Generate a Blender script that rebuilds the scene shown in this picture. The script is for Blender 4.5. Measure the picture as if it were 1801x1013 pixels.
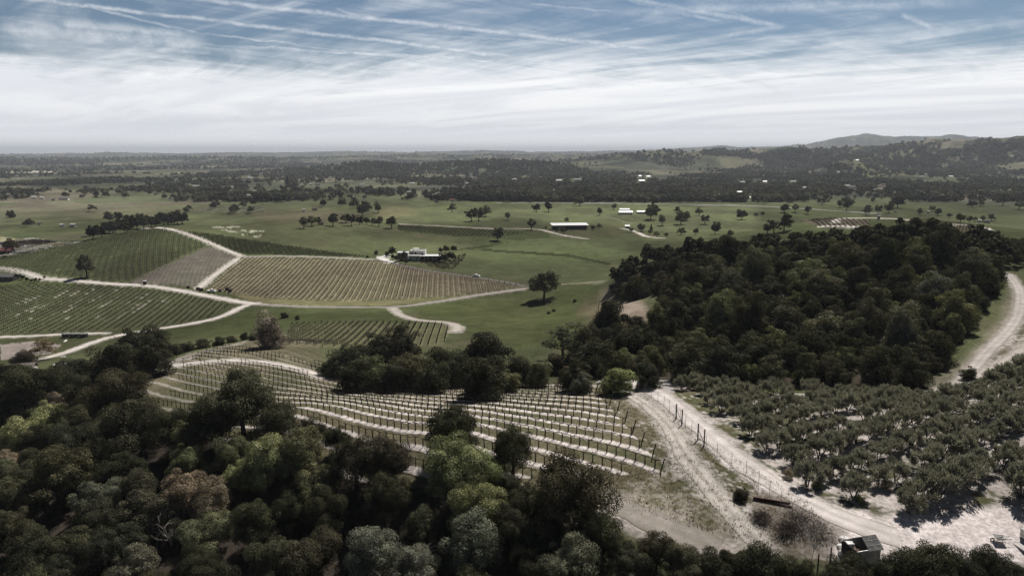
import bpy, math, random
import numpy as np
from mathutils import Vector

# ------------------------------------------------------------------ clear
for o in list(bpy.data.objects):
    bpy.data.objects.remove(o, do_unlink=True)
C = bpy.context.scene.collection
SC = bpy.context.scene
rng = np.random.default_rng(7)
random.seed(7)

# ------------------------------------------------------------------ camera (photo pixels are 1801 x 1013)
F, PW, PH = 1200.0, 1801.0, 1013.0
PITCH = math.radians(11.05)
CAMZ = 100.0
cam = bpy.data.cameras.new('camera')
cam.sensor_width = 36.0
cam.lens = 36.0 * F / PW
cam.clip_start = 1.0
cam.clip_end = 120000.0
camo = bpy.data.objects.new('camera', cam)
C.objects.link(camo)
camo.location = (0, 0, CAMZ)
camo.rotation_euler = (math.pi / 2 - PITCH, 0, 0)
SC.camera = camo

# ------------------------------------------------------------------ light
SUN_AZ, SUN_EL = math.radians(31), math.radians(53)
sd = Vector((math.sin(SUN_AZ) * math.cos(SUN_EL), math.cos(SUN_AZ) * math.cos(SUN_EL), math.sin(SUN_EL)))
sun = bpy.data.lights.new('sun', 'SUN')
sun.energy = 5.0
sun.angle = math.radians(0.5)
sun.color = (1.0, 0.955, 0.90)
suno = bpy.data.objects.new('sun', sun)
C.objects.link(suno)
suno.rotation_euler = sd.to_track_quat('Z', 'Y').to_euler()
suno.location = (0, 0, 400)

SC.view_settings.view_transform = 'Standard'
SC.view_settings.look = 'None'
SC.view_settings.exposure = 0.12
SC.view_settings.gamma = 1.0
SC.render.engine = 'CYCLES'
SC.cycles.use_denoising = True
SC.cycles.denoising_prefilter = 'NONE'
SC.cycles.denoising_input_passes = 'RGB_ALBEDO_NORMAL'
SC.cycles.max_bounces = 5
SC.cycles.diffuse_bounces = 2
SC.cycles.glossy_bounces = 1
SC.cycles.transmission_bounces = 3
SC.cycles.transparent_max_bounces = 4
SC.cycles.volume_bounces = 0


def pdir(u, v):
    """world directions through photo pixels, scaled to unit depth on the optical axis"""
    u = np.asarray(u, float); v = np.asarray(v, float)
    cx = (u - PW / 2) / F; cy = (PH / 2 - v) / F
    cp, sp = math.cos(PITCH), math.sin(PITCH)
    return cx, cp + cy * sp, -sp + cy * cp


def project(x, y, z):
    cp, sp = math.cos(PITCH), math.sin(PITCH)
    zz = z - CAMZ
    d = y * cp - zz * sp
    d = np.where(d < 1e-3, 1e-3, d)
    up = y * sp + zz * cp
    return PW / 2 + F * x / d, PH / 2 - F * up / d, d


# ------------------------------------------------------------------ node helpers
def NN(nt, t, **kw):
    n = nt.nodes.new(t)
    for k, v in kw.items():
        if k.startswith('i_'):
            n.inputs[k[2:].replace('_', ' ')].default_value = v
        else:
            setattr(n, k, v)
    return n


def link(nt, a, b):
    nt.links.new(a, b)


def math_node(nt, op, a, b=None, c=None, clamp=False):
    n = nt.nodes.new('ShaderNodeMath'); n.operation = op; n.use_clamp = clamp
    for i, s in enumerate((a, b, c)):
        if s is None:
            continue
        if isinstance(s, (int, float)):
            n.inputs[i].default_value = s
        else:
            nt.links.new(s, n.inputs[i])
    return n.outputs[0]


def vmath(nt, op, a, b):
    n = nt.nodes.new('ShaderNodeVectorMath'); n.operation = op
    for i, s in enumerate((a, b)):
        if isinstance(s, (tuple, list, Vector)):
            n.inputs[i].default_value = tuple(s)
        else:
            nt.links.new(s, n.inputs[i])
    return n.outputs['Value'] if op in ('DOT_PRODUCT', 'LENGTH', 'DISTANCE') else n.outputs[0]


def smooth(nt, x, a, b, lo=0.0, hi=1.0):
    n = nt.nodes.new('ShaderNodeMapRange'); n.interpolation_type = 'SMOOTHSTEP'
    nt.links.new(x, n.inputs['Value'])
    n.inputs['From Min'].default_value = a; n.inputs['From Max'].default_value = b
    n.inputs['To Min'].default_value = lo; n.inputs['To Max'].default_value = hi
    return n.outputs[0]


def mixc(nt, f, a, b, mode='MIX'):
    n = nt.nodes.new('ShaderNodeMix'); n.data_type = 'RGBA'; n.blend_type = mode
    for sock, s in ((n.inputs[0], f), (n.inputs[6], a), (n.inputs[7], b)):
        if isinstance(s, (int, float)):
            sock.default_value = s
        elif isinstance(s, (tuple, list)):
            sock.default_value = tuple(s) + ((1.0,) if len(s) == 3 else ())
        else:
            nt.links.new(s, sock)
    return n.outputs[2]


def noise(nt, vec, scale, detail=4, rough=0.55, dist=0.0):
    n = nt.nodes.new('ShaderNodeTexNoise')
    nt.links.new(vec, n.inputs['Vector'])
    n.inputs['Scale'].default_value = scale; n.inputs['Detail'].default_value = detail
    n.inputs['Roughness'].default_value = rough; n.inputs['Distortion'].default_value = dist
    return n.outputs[0]


# ------------------------------------------------------------------ world: sky with cirrus and contrails
world = bpy.data.worlds.new('World')
SC.world = world
world.use_nodes = True
wt = world.node_tree
wt.nodes.clear()
wout = wt.nodes.new('ShaderNodeOutputWorld')
bg = wt.nodes.new('ShaderNodeBackground')
bg.inputs['Strength'].default_value = 0.055
sky = wt.nodes.new('ShaderNodeTexSky')
sky.sky_type = 'NISHITA'
sky.sun_disc = False
sky.sun_elevation = SUN_EL
sky.sun_rotation = SUN_AZ
sky.altitude = 300
sky.air_density = 1.0
sky.dust_density = 0.6
sky.ozone_density = 1.6
tc = wt.nodes.new('ShaderNodeTexCoord')
D = tc.outputs['Generated']
sep = wt.nodes.new('ShaderNodeSeparateXYZ'); link(wt, D, sep.inputs[0])
zc = sep.outputs[2]
zden = math_node(wt, 'ADD', math_node(wt, 'MAXIMUM', zc, 0.0), 0.045)
px_ = math_node(wt, 'DIVIDE', sep.outputs[0], zden)
py_ = math_node(wt, 'DIVIDE', sep.outputs[1], zden)


def cloud_coords(rot, sx, sy, off):
    c, s = math.cos(rot), math.sin(rot)
    a = math_node(wt, 'ADD', math_node(wt, 'MULTIPLY', px_, c * sx), math_node(wt, 'MULTIPLY', py_, s * sx))
    b = math_node(wt, 'ADD', math_node(wt, 'MULTIPLY', px_, -s * sy), math_node(wt, 'MULTIPLY', py_, c * sy))
    k = wt.nodes.new('ShaderNodeCombineXYZ')
    link(wt, a, k.inputs[0]); link(wt, b, k.inputs[1]); k.inputs[2].default_value = off
    return k.outputs[0]


n1 = noise(wt, cloud_coords(math.radians(-44), 0.50, 1.6, 1.3), 0.85, 10, 0.62, 1.4)
n2 = noise(wt, cloud_coords(math.radians(40), 0.6, 2.4, 5.7), 0.9, 10, 0.66, 1.3)
n3 = noise(wt, cloud_coords(math.radians(-12), 0.75, 0.62, 9.1), 0.9, 8, 0.58, 0.8)
streak = math_node(wt, 'ADD', math_node(wt, 'MULTIPLY', n1, 0.5), math_node(wt, 'ADD', math_node(wt, 'MULTIPLY', n2, 0.25), math_node(wt, 'MULTIPLY', n3, 0.40)))
# cover grows towards the horizon
band = smooth(wt, zc, 0.165, 0.055, 0.0, 0.36)
side = smooth(wt, math_node(wt, 'ABSOLUTE', math_node(wt, 'SUBTRACT', sep.outputs[0], 0.2)), 0.0, 0.5, 0.06, 0.0)
cov = math_node(wt, 'ADD', math_node(wt, 'ADD', streak, band), math_node(wt, 'MULTIPLY', side, band))
mask = smooth(wt, cov, 0.52, 0.88, 0.0, 0.97)
high = smooth(wt, zc, 0.24, 0.34, 1.0, 0.12)   # clouds thinned overhead to keep the sky fill low
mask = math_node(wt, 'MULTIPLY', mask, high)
ahead = smooth(wt, sep.outputs[1], -0.15, 0.45, 0.12, 1.0)   # clouds faded out behind the camera to cut fill on the crowns
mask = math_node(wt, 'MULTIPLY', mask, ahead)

# contrails: great circles through two photo directions
trails = [((120, 4), (360, 62), 0.0016, 0.4), ((360, 60), (760, 108), 0.0012, 0.45), ((240, 70), (620, 100), 0.0014, 0.3), ((520, 96), (900, 128), 0.0012, 0.35), ((700, 60), (1010, 78), 0.0014, 0.35),
          ((930, 8), (1080, 22), 0.0016, 0.3), ((1250, 10), (1330, 40), 0.0016, 0.4), ((1100, 0), (1270, 40), 0.002, 0.35), ((1400, 90), (1801, 40), 0.004, 0.25), ((60, 118), (420, 110), 0.003, 0.25), ((1350, 64), (1620, 84), 0.003, 0.22),
          ((0, -8), (1080, 122), 0.0024, 0.62), ((330, -2), (1190, 92), 0.0030, 0.6), ((420, 82), (1060, 118), 0.0020, 0.6),
          ((560, 155), (700, 158), 0.0016, 0.35), ((1090, -5), (1375, 48), 0.0030, 0.5), ((590, 15), (665, 38), 0.0016, 0.45),
          ((1190, 80), (1385, 46), 0.0034, 0.4), ((1588, 24), (1650, 54), 0.0026, 0.5), ((100, 40), (330, 64), 0.006, 0.5),
          ((1080, 22), (1700, 4), 0.0055, 0.35), ((0, 52), (360, 78), 0.010, 0.5), ((450, 145), (720, 162), 0.0022, 0.3)]
wob = noise(wt, D, 26.0, 3, 0.6)
tsum = None
for (a, b, w, s) in trails:
    d1 = Vector([float(t) for t in pdir(*a)]).normalized(); d2 = Vector([float(t) for t in pdir(*b)]).normalized()
    nrm = d1.cross(d2).normalized()
    ext = (d2 - d1).normalized()
    mid = (d1 + d2).normalized()
    half = (d2 - d1).length / 2
    dist = math_node(wt, 'ABSOLUTE', math_node(wt, 'ADD', vmath(wt, 'DOT_PRODUCT', D, nrm), math_node(wt, 'MULTIPLY', math_node(wt, 'SUBTRACT', wob, 0.5), 0.009)))
    m = smooth(wt, dist, w * 1.6, 0.0, 0.0, s)
    e = math_node(wt, 'ABSOLUTE', math_node(wt, 'SUBTRACT', vmath(wt, 'DOT_PRODUCT', D, ext), mid.dot(ext)))
    m = math_node(wt, 'MULTIPLY', m, smooth(wt, e, half * 1.12, half * 0.8))
    tsum = m if tsum is None else math_node(wt, 'MAXIMUM', tsum, m)
puff = noise(wt, D, 55.0, 4, 0.65)
tsum = math_node(wt, 'MULTIPLY', tsum, smooth(wt, puff, 0.25, 0.66, 0.18, 0.8))
mask = math_node(wt, 'MAXIMUM', mask, math_node(wt, 'ADD', math_node(wt, 'MULTIPLY', mask, 0.6), tsum))
mask = math_node(wt, 'MINIMUM', mask, 1.0)
skyt = mixc(wt, 1.0, sky.outputs[0], (0.74, 0.84, 0.91), 'MULTIPLY')
skyt = mixc(wt, 1.0, skyt, smooth(wt, zc, 0.22, 0.50, 1.0, 0.40), 'MULTIPLY')  # unseen upper sky dimmed to deepen the shadows
skyt = mixc(wt, 1.0, skyt, smooth(wt, sep.outputs[1], -0.25, 0.30, 0.55, 1.0), 'MULTIPLY')   # unseen sky behind the camera dimmed to cut fill light
n4 = noise(wt, cloud_coords(math.radians(-40), 0.35, 0.9, 3.3), 0.8, 8, 0.6, 0.6)
low = smooth(wt, zc, 0.075, 0.005, 0.0, 1.0)
bright = mixc(wt, low, (18.8, 18.9, 19.1), (16.4, 16.9, 17.9))
bright = mixc(wt, smooth(wt, n4, 0.36, 0.62, 0.0, 0.6), bright, (13.2, 13.9, 15.1))
bright = mixc(wt, smooth(wt, zc, 0.042, 0.0), bright, (27.0, 27.3, 27.8))
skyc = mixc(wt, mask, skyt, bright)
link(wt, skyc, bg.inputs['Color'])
link(wt, bg.outputs[0], wout.inputs['Surface'])


# ------------------------------------------------------------------ numpy noise
def _hash(ix, iy, seed):
    h = (ix.astype(np.int64) * 374761393 + iy.astype(np.int64) * 668265263 + seed * 2147483647) & 0xFFFFFFFF
    h = ((h ^ (h >> 13)) * 1274126177) & 0xFFFFFFFF
    h = h ^ (h >> 16)
    return (h & 0xFFFFFF) / float(0xFFFFFF)


def vnoise(x, y, seed=0):
    x = np.asarray(x, float); y = np.asarray(y, float)
    ix = np.floor(x); iy = np.floor(y)
    fx = x - ix; fy = y - iy
    fx = fx * fx * (3 - 2 * fx); fy = fy * fy * (3 - 2 * fy)
    ix = ix.astype(np.int64); iy = iy.astype(np.int64)
    a = _hash(ix, iy, seed); b = _hash(ix + 1, iy, seed); c = _hash(ix, iy + 1, seed); d = _hash(ix + 1, iy + 1, seed)
    return a + (b - a) * fx + (c - a) * fy + (a - b - c + d) * fx * fy


def fbm(x, y, oct=4, seed=0, gain=0.5):
    s = 0.0; a = 1.0; t = 0.0
    for i in range(oct):
        s = s + a * vnoise(x * 2 ** i + 17.3 * i, y * 2 ** i - 9.1 * i, seed + i); t += a; a *= gain
    return s / t


def sstep(x, a, b):
    t = np.clip((x - a) / (b - a), 0, 1)
    return t * t * (3 - 2 * t)


# ------------------------------------------------------------------ terrain: heights through control points
ctrl = []


def P(u, v, drop):
    dx, dy, dz = pdir(u, v)
    t = drop / -dz
    ctrl.append((float(dx * t), float(dy * t), drop))


def W(x, y, drop):
    ctrl.append((x, y, drop))


def WU(u, y, drop):
    """at the bearing of photo column u, at ground distance y"""
    ctrl.append(((u - PW / 2) / F * (y * math.cos(PITCH) + drop * math.sin(PITCH)), y, drop))


for a in [(1165, 825, 46), (1145, 800, 45.3), (1110, 757, 45.0), (1085, 724, 45.8), (1060, 699, 47.3), (1047, 690, 48.2),
          (950, 772, 45.2), (950, 735, 45.6), (950, 712, 46.8), (950, 695, 49), (950, 683, 51.5), (850, 690, 50.5), (850, 682, 52.5),
          (747, 765, 45.5), (747, 745, 45.8), (747, 730, 46.5), (747, 712, 48.3), (747, 700, 50), (747, 688, 52), (747, 681, 53.5), (620, 682, 53), (600, 695, 50.6),
          (522, 727, 46.5), (522, 715, 47.2), (522, 706, 48.3), (522, 692, 50.5), (540, 672, 52.6),
          (560, 660, 53.5), (400, 640, 54), (300, 655, 53), (215, 668, 53.5), (480, 604, 57.5), (400, 612, 57), (330, 628, 56), (555, 606, 58),
          (540, 592, 63.5), (650, 575, 65), (780, 575, 64), (480, 545, 72.5), (650, 555, 68.5), (850, 560, 68), (1000, 560, 66), (1000, 520, 71), (920, 600, 62),
          (1020, 590, 60), (1100, 540, 63), (1070, 520, 66),
          (1480, 395, 50), (1480, 383, 51), (1680, 402, 48), (1650, 390, 50), (1600, 370, 76), (1400, 368, 77),
          (1790, 440, 40), (1790, 500, 43), (1720, 640, 47), (1660, 685, 48), (1800, 600, 45), (1790, 560, 45.5), (1801, 660, 42.5),
          (1250, 720, 46.6), (1500, 730, 45.5), (1700, 760, 44), (1801, 780, 43), (1400, 850, 46.3), (1570, 905, 46.3), (1750, 930, 46.2), (1350, 770, 46),
          (1515, 970, 46.5), (1230, 800, 45.5), (1300, 930, 46.3), (1180, 930, 46.8), (1090, 870, 46.4), (1130, 690, 48), (1160, 672, 49), (1090, 672, 49.6), (1180, 740, 46),
          (130, 615, 74), (60, 650, 71), (100, 590, 76), (0, 590, 76), (0, 500, 76), (400, 525, 75), (300, 575, 75), (200, 540, 76),
          (400, 515, 75), (650, 537, 73), (930, 500, 73), (430, 452, 69), (660, 457, 69.5), (800, 478, 71.5), (957, 514, 73),
          (150, 490, 74), (0, 480, 74.5), (250, 497, 74.5), (0, 450, 72), (150, 422, 64), (290, 399, 58), (400, 402, 60), (340, 430, 64), (380, 470, 71),
          (500, 387, 63), (620, 400, 66), (500, 425, 66), (560, 440, 68.5), (30, 420, 80), (100, 370, 82), (220, 360, 82), (400, 352, 82), (600, 350, 80),
          (735, 455, 70), (850, 440, 74), (1050, 480, 72), (1000, 440, 73), (950, 420, 72), (1020, 405, 72), (750, 390, 72), (900, 365, 76), (1100, 380, 76),
          (1250, 370, 77), (1300, 400, 76), (1230, 412, 75), (1500, 358, 79), (1700, 365, 79), (1780, 375, 78)]:
    P(*a)
# hidden slopes: behind the bench, under the woods, below the camera
for a in [(700, 178, 59), (850, 174, 59), (1000, 170, 57), (600, 185, 58.5), (480, 238, 64.5), (380, 240, 67), (300, 225, 66), (760, 200, 61), (560, 222, 62),
          (1200, 149, 50), (1400, 148, 49), (1550, 145, 48), (1250, 165, 51), (1250, 216, 48.5), (1250, 292, 46), (1600, 141, 47), (1600, 190, 44), (1600, 300, 37.5),
          (1430, 200, 46), (1430, 300, 43.5), (1100, 325, 56), (1100, 265, 58), (1150, 240, 55), (1740, 280, 39), (1740, 210, 42.5),
          (1120, 420, 72), (1250, 400, 70), (1420, 410, 62), (1600, 400, 55), (1760, 380, 50),
          (290, 640, 72), (430, 760, 74), (150, 680, 76), (1480, 640, 72), (1680, 640, 72), (1790, 600, 66)]:
    WU(*a)
for a in [(10, 71, 50), (30, 68, 50.5), (55, 68, 49.5), (-2, 80, 50), (-20, 92, 52), (-40, 103, 52), (-60, 116, 53), (-78, 132, 55), (-30, 75, 57), (-60, 80, 59),
          (-100, 110, 62), (-105, 150, 65), (-60, 60, 61), (0, 60, 56), (40, 58, 55), (0, 40, 62), (-40, 40, 63), (40, 40, 61), (80, 60, 51), (80, 40, 59),
          (-150, 190, 69), (-120, 200, 66), (0, 15, 66), (110, 90, 45), (150, 90, 45), (150, 160, 41), (-150, 60, 68), (-200, 120, 72), (200, 60, 50), (250, 250, 40)]:
    W(*a)
for th in np.radians([-70, -52, -38, -26, -13, 0, 13, 26, 38, 52, 70]):
    for r, dd in ((1500, 81), (2400, 83), (4000, 84)):
        W(r * math.sin(th), r * math.cos(th), dd)
for th, r, dd in ((-60, 300, 76), (-60, 700, 78), (60, 300, 50), (60, 700, 70), (50, 450, 55), (-50, 450, 76)):
    W(r * math.sin(math.radians(th)), r * math.cos(math.radians(th)), dd)
ctrl = np.array(ctrl)


def tps_coords(x, y):
    r = np.maximum(np.hypot(x, y), 12.0)
    return np.arctan2(x, y) * 1.25, np.log(r)


cq = np.stack(tps_coords(ctrl[:, 0], ctrl[:, 1]), 1)


def tps_k(d2):
    return np.where(d2 > 1e-12, 0.5 * d2 * np.log(np.maximum(d2, 1e-12)), 0.0)


_n = len(cq)
A = np.zeros((_n + 3, _n + 3))
A[:_n, :_n] = tps_k(((cq[:, None] - cq[None]) ** 2).sum(-1)) + np.eye(_n) * 2e-4
A[:_n, _n] = 1; A[:_n, _n + 1:] = cq
A[_n:, :_n] = A[:_n, _n:].T
sol = np.linalg.solve(A, np.concatenate([ctrl[:, 2], np.zeros(3)]))

V_H = 506.5 - F * math.tan(PITCH)      # horizon row


def ridge_profile(pts):
    us = np.array([p[0] for p in pts], float); vs = np.array([p[1] for p in pts], float)
    th = np.arctan((us - PW / 2) / F)
    tan_el = (V_H - vs) / F            # close to the horizon this is tan(elevation) to within a few percent
    return th, tan_el


ridges = [  # (distance, radial sigma, floor drop, profile of the crest in photo pixels)
    (4700, 800, 84, ridge_profile([(980, 283), (1060, 276), (1100, 268), (1140, 266), (1200, 268), (1250, 264), (1300, 266), (1370, 259), (1430, 258), (1500, 256), (1560, 255), (1620, 250), (1700, 251), (1760, 248), (1801, 247), (1950, 246), (2400, 250)])),
    (3300, 330, 83, ridge_profile([(520, 299), (590, 290), (640, 285), (690, 287), (740, 290), (800, 285), (850, 281), (900, 280), (950, 284), (1000, 288), (1040, 296), (1080, 300)])),
    (3000, 190, 82, ridge_profile([(1415, 304), (1440, 292), (1465, 283), (1482, 280), (1500, 283), (1525, 293), (1560, 304)])),
    (7600, 1200, 84, ridge_profile([(-300, 277), (0, 276), (200, 276), (400, 275), (560, 274), (760, 272), (900, 272), (1050, 272), (1200, 270), (1500, 266), (2200, 270)])),
    (14000, 2200, 86, ridge_profile([(-300, 271), (0, 272), (90, 271), (200, 268), (330, 271), (420, 269), (520, 268), (600, 265), (660, 267), (730, 268), (850, 265), (950, 267), (1060, 266), (1180, 263), (1225, 261), (1260, 258), (1300, 261), (1370, 260), (1430, 252), (1470, 246), (1500, 240), (1525, 243), (1560, 247), (1610, 246), (1660, 244), (1700, 247), (1760, 252), (1900, 252), (2300, 262)])),
]


def height_exact(x, y):
    x = np.asarray(x, float).ravel(); y = np.asarray(y, float).ravel()
    out = np.empty_like(x)
    for s in range(0, len(x), 60000):
        a, b = tps_coords(x[s:s + 60000], y[s:s + 60000])
        d2 = (a[:, None] - cq[None, :, 0]) ** 2 + (b[:, None] - cq[None, :, 1]) ** 2
        out[s:s + 60000] = tps_k(d2) @ sol[:_n] + sol[_n] + sol[_n + 1] * a + sol[_n + 2] * b
    r = np.hypot(x, y)
    wf = sstep(np.log(np.maximum(r, 1)), math.log(1500), math.log(2600))
    drop = out * (1 - wf) + 84 * wf
    z = CAMZ - drop
    th = np.arctan2(x, y)
    # small relief
    z += (fbm(x / 9, y / 9, 3, 3) - 0.5) * 0.7 * sstep(r, 60, 200) * (1 - sstep(r, 700, 1500)) * 0.5
    z += (fbm(x / 80, y / 80, 3, 5) - 0.5) * 7.0 * sstep(r, 420, 800)
    z += (fbm(x / 520, y / 700, 4, 9) - 0.5) * 44 * sstep(r, 1500, 3500)
    warp = (fbm(x / 500, y / 500, 4, 21) - 0.5)
    for (r0, sg, fl, (pt, pe)) in ridges:
        te = np.interp(th, pt, pe, left=-0.02, right=-0.02)
        fade = sstep(th, pt[0] - 0.05, pt[0] + 0.01) * (1 - sstep(th, pt[-1] - 0.01, pt[-1] + 0.05))
        top = te * r0 * 1.0 + fl
        rr = r + warp * sg * 1.3
        g = np.exp(-((rr - r0) / sg) ** 2)
        rid = 1 - np.abs(2 * fbm(x / (sg * 0.55), y / (sg * 0.55), 4, 31) - 1)
        h = np.maximum(top, 0) * g * (0.62 + 0.42 * rid) * fade
        z = np.maximum(z, CAMZ - fl + h)
    return z


# polar grid: fine where the photograph looks, coarse beyond
th_f = np.radians(np.arange(-40, 40.001, 0.064))
th_c = np.radians(np.concatenate([np.arange(40.2, 52, 0.2), np.arange(53, 75, 1.0)]))
TH = np.concatenate([-th_c[::-1], th_f, th_c])
R = [14.0]
while R[-1] < 42000:
    r = R[-1]
    dr = min(max(r * r * 1.45 / (F * 52), 0.20), 0.0115 * r)
    if r < 62:
        dr = 1.0
    R.append(r + dr)
R = np.array(R)
NT, NR = len(TH), len(R)
GX = R[:, None] * np.sin(TH)[None]; GY = R[:, None] * np.cos(TH)[None]
GZ = height_exact(GX, GY).reshape(NR, NT)
print('terrain grid', NT, NR)


def H(x, y):
    x = np.asarray(x, float); y = np.asarray(y, float)
    it = np.interp(np.arctan2(x, y), TH, np.arange(NT)); ir = np.interp(np.hypot(x, y), R, np.arange(NR))
    i0 = np.clip(it.astype(int), 0, NT - 2); j0 = np.clip(ir.astype(int), 0, NR - 2)
    a = it - i0; b = ir - j0
    return (GZ[j0, i0] * (1 - a) + GZ[j0, i0 + 1] * a) * (1 - b) + (GZ[j0 + 1, i0] * (1 - a) + GZ[j0 + 1, i0 + 1] * a) * b


TS = np.geomspace(24, 45000, 2200)


def at(u, v, k=None):
    """the ground point seen at photo pixel (u, v); with k (array of px) the point k*depth/F above the ground"""
    u = np.atleast_1d(np.asarray(u, float)); v = np.atleast_1d(np.asarray(v, float))
    kk = np.zeros_like(u) if k is None else np.broadcast_to(np.asarray(k, float), u.shape)
    X = np.empty((len(u), 3))
    for i in range(len(u)):
        dx, dy, dz = pdir(u[i], v[i])
        x = dx * TS; y = dy * TS; z = CAMZ + dz * TS
        g = z - H(x, y) - kk[i] * TS / F
        idx = np.nonzero(g < 0)[0]
        if len(idx) == 0:
            t = TS[-1]
        else:
            j = max(idx[0], 1)
            t = TS[j - 1] + (TS[j] - TS[j - 1]) * g[j - 1] / (g[j - 1] - g[j] + 1e-9)
        X[i] = (dx * t, dy * t, CAMZ + dz * t)
    return X


def at1(u, v, k=None):
    p = at([u], [v], None if k is None else [k])[0]
    return float(p[0]), float(p[1]), float(p[2])


def depth(x, y, z):
    return y * math.cos(PITCH) - (z - CAMZ) * math.sin(PITCH)


# ------------------------------------------------------------------ mesh helpers
def new_mesh(name, verts, faces_flat, nper, mats, mat_idx=None, smooth_=False):
    """faces_flat: int array (nf, nper)"""
    me = bpy.data.meshes.new(name)
    verts = np.asarray(verts, np.float32); faces = np.asarray(faces_flat, np.int32)
    nf = len(faces)
    me.vertices.add(len(verts)); me.vertices.foreach_set('co', verts.ravel())
    me.loops.add(nf * nper); me.loops.foreach_set('vertex_index', faces.ravel())
    me.polygons.add(nf)
    me.polygons.foreach_set('loop_start', np.arange(0, nf * nper, nper, dtype=np.int32))
    me.polygons.foreach_set('loop_total', np.full(nf, nper, np.int32))
    if mat_idx is not None:
        me.polygons.foreach_set('material_index', np.asarray(mat_idx, np.int32))
    if smooth_:
        me.polygons.foreach_set('use_smooth', np.ones(nf, bool))
    for m in (mats if isinstance(mats, (list, tuple)) else [mats]):
        me.materials.append(m)
    me.update(calc_edges=True)
    return me


def add_obj(name, me, parent=None):
    o = bpy.data.objects.new(name, me)
    C.objects.link(o)
    if parent is not None:
        o.parent = parent
    return o


def tag(o, label=None, cat=None, group=None, kind=None):
    if label: o['label'] = label
    if cat: o['category'] = cat
    if group: o['group'] = group
    if kind: o['kind'] = kind
    return o


def thing(name, label, cat, loc, rz=0.0, group=None, scale=1.0):
    o = bpy.data.objects.new(name, None)
    C.objects.link(o)
    o.empty_display_size = 0.5
    o.location = loc; o.rotation_euler = (0, 0, rz)
    o.scale = (scale,) * 3 if isinstance(scale, (int, float)) else scale
    return tag(o, label, cat, group)


class MB:
    """collects shapes and links them as one mesh"""
    def __init__(self):
        self.v = []; self.f = []; self.mi = []

    def add(self, vs, fs, mi=0):
        b = len(self.v)
        self.v += [tuple(p) for p in vs]
        self.f += [tuple(b + i for i in f) for f in fs]
        self.mi += [mi] * len(fs)
        return self

    def box(self, c, s, rz=0.0, mi=0, top=1.0):
        """box at centre c of size s; top scales the upper face"""
        x, y, z = (t / 2 for t in s)
        ca, sa = math.cos(rz), math.sin(rz)
        vs = []
        for dz, k in ((-z, 1.0), (z, top)):
            for dx, dy in ((-x, -y), (x, -y), (x, y), (-x, y)):
                dx *= k; dy *= k
                vs.append((c[0] + dx * ca - dy * sa, c[1] + dx * sa + dy * ca, c[2] + dz))
        return self.add(vs, [(3, 2, 1, 0), (4, 5, 6, 7), (0, 1, 5, 4), (1, 2, 6, 5), (2, 3, 7, 6), (3, 0, 4, 7)], mi)

    def tube(self, pts, rad, n=6, mi=0, cap=True):
        pts = [Vector(p) for p in pts]
        rad = [rad] * len(pts) if isinstance(rad, (int, float)) else rad
        vs = []; fs = []
        for i, p in enumerate(pts):
            t = (pts[min(i + 1, len(pts) - 1)] - pts[max(i - 1, 0)]).normalized()
            a = t.orthogonal().normalized() if abs(t.z) > 0.95 else t.cross(Vector((0, 0, 1))).normalized()
            b = t.cross(a)
            for k in range(n):
                q = 2 * math.pi * k / n
                vs.append(p + (a * math.cos(q) + b * math.sin(q)) * rad[i])
        for i in range(len(pts) - 1):
            for k in range(n):
                fs.append((i * n + k, i * n + (k + 1) % n, (i + 1) * n + (k + 1) % n, (i + 1) * n + k))
        if cap:
            fs.append(tuple(range(n))[::-1]); fs.append(tuple((len(pts) - 1) * n + k for k in range(n)))
        return self.add(vs, fs, mi)

    def lathe(self, prof, n=20, c=(0, 0, 0), mi=0):
        vs = []; fs = []
        for (r, z) in prof:
            for k in range(n):
                q = 2 * math.pi * k / n
                vs.append((c[0] + r * math.cos(q), c[1] + r * math.sin(q), c[2] + z))
        for i in range(len(prof) - 1):
            for k in range(n):
                fs.append((i * n + k, i * n + (k + 1) % n, (i + 1) * n + (k + 1) % n, (i + 1) * n + k))
        fs.append(tuple(range(n))[::-1]); fs.append(tuple((len(prof) - 1) * n + k for k in range(n)))
        return self.add(vs, fs, mi)

    def gable(self, c, w, d, h, over=0.3, th=0.12, mi=0):
        """pitched roof, ridge along x, eaves at height c.z"""
        X = w / 2 + over; Y = d / 2 + over; e = -over * h / (d / 2)
        vs = []
        for zz in (0, th):
            vs += [(c[0] - X, c[1] - Y, c[2] + e + zz), (c[0] + X, c[1] - Y, c[2] + e + zz), (c[0] + X, c[1], c[2] + h + zz), (c[0] - X, c[1], c[2] + h + zz),
                   (c[0] + X, c[1] + Y, c[2] + e + zz), (c[0] - X, c[1] + Y, c[2] + e + zz)]
        fs = [(6, 7, 8, 9), (9, 8, 10, 11), (1, 0, 3, 2), (2, 3, 5, 4), (0, 1, 7, 6), (4, 5, 11, 10), (1, 2, 8, 7), (2, 4, 10, 8), (3, 0, 6, 9), (5, 3, 9, 11)]
        return self.add(vs, fs, mi)

    def mesh(self, name, mats, smooth_=False):
        me = bpy.data.meshes.new(name)
        me.from_pydata([tuple(p) for p in self.v], [], self.f)
        for m in (mats if isinstance(mats, (list, tuple)) else [mats]):
            me.materials.append(m)
        me.polygons.foreach_set('material_index', np.array(self.mi, np.int32))
        if smooth_:
            me.polygons.foreach_set('use_smooth', np.ones(len(self.f), bool))
        me.update()
        return me

    def build(self, name, mats, parent=None, smooth_=False):
        return add_obj(name, self.mesh(name, mats, smooth_), parent)


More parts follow.
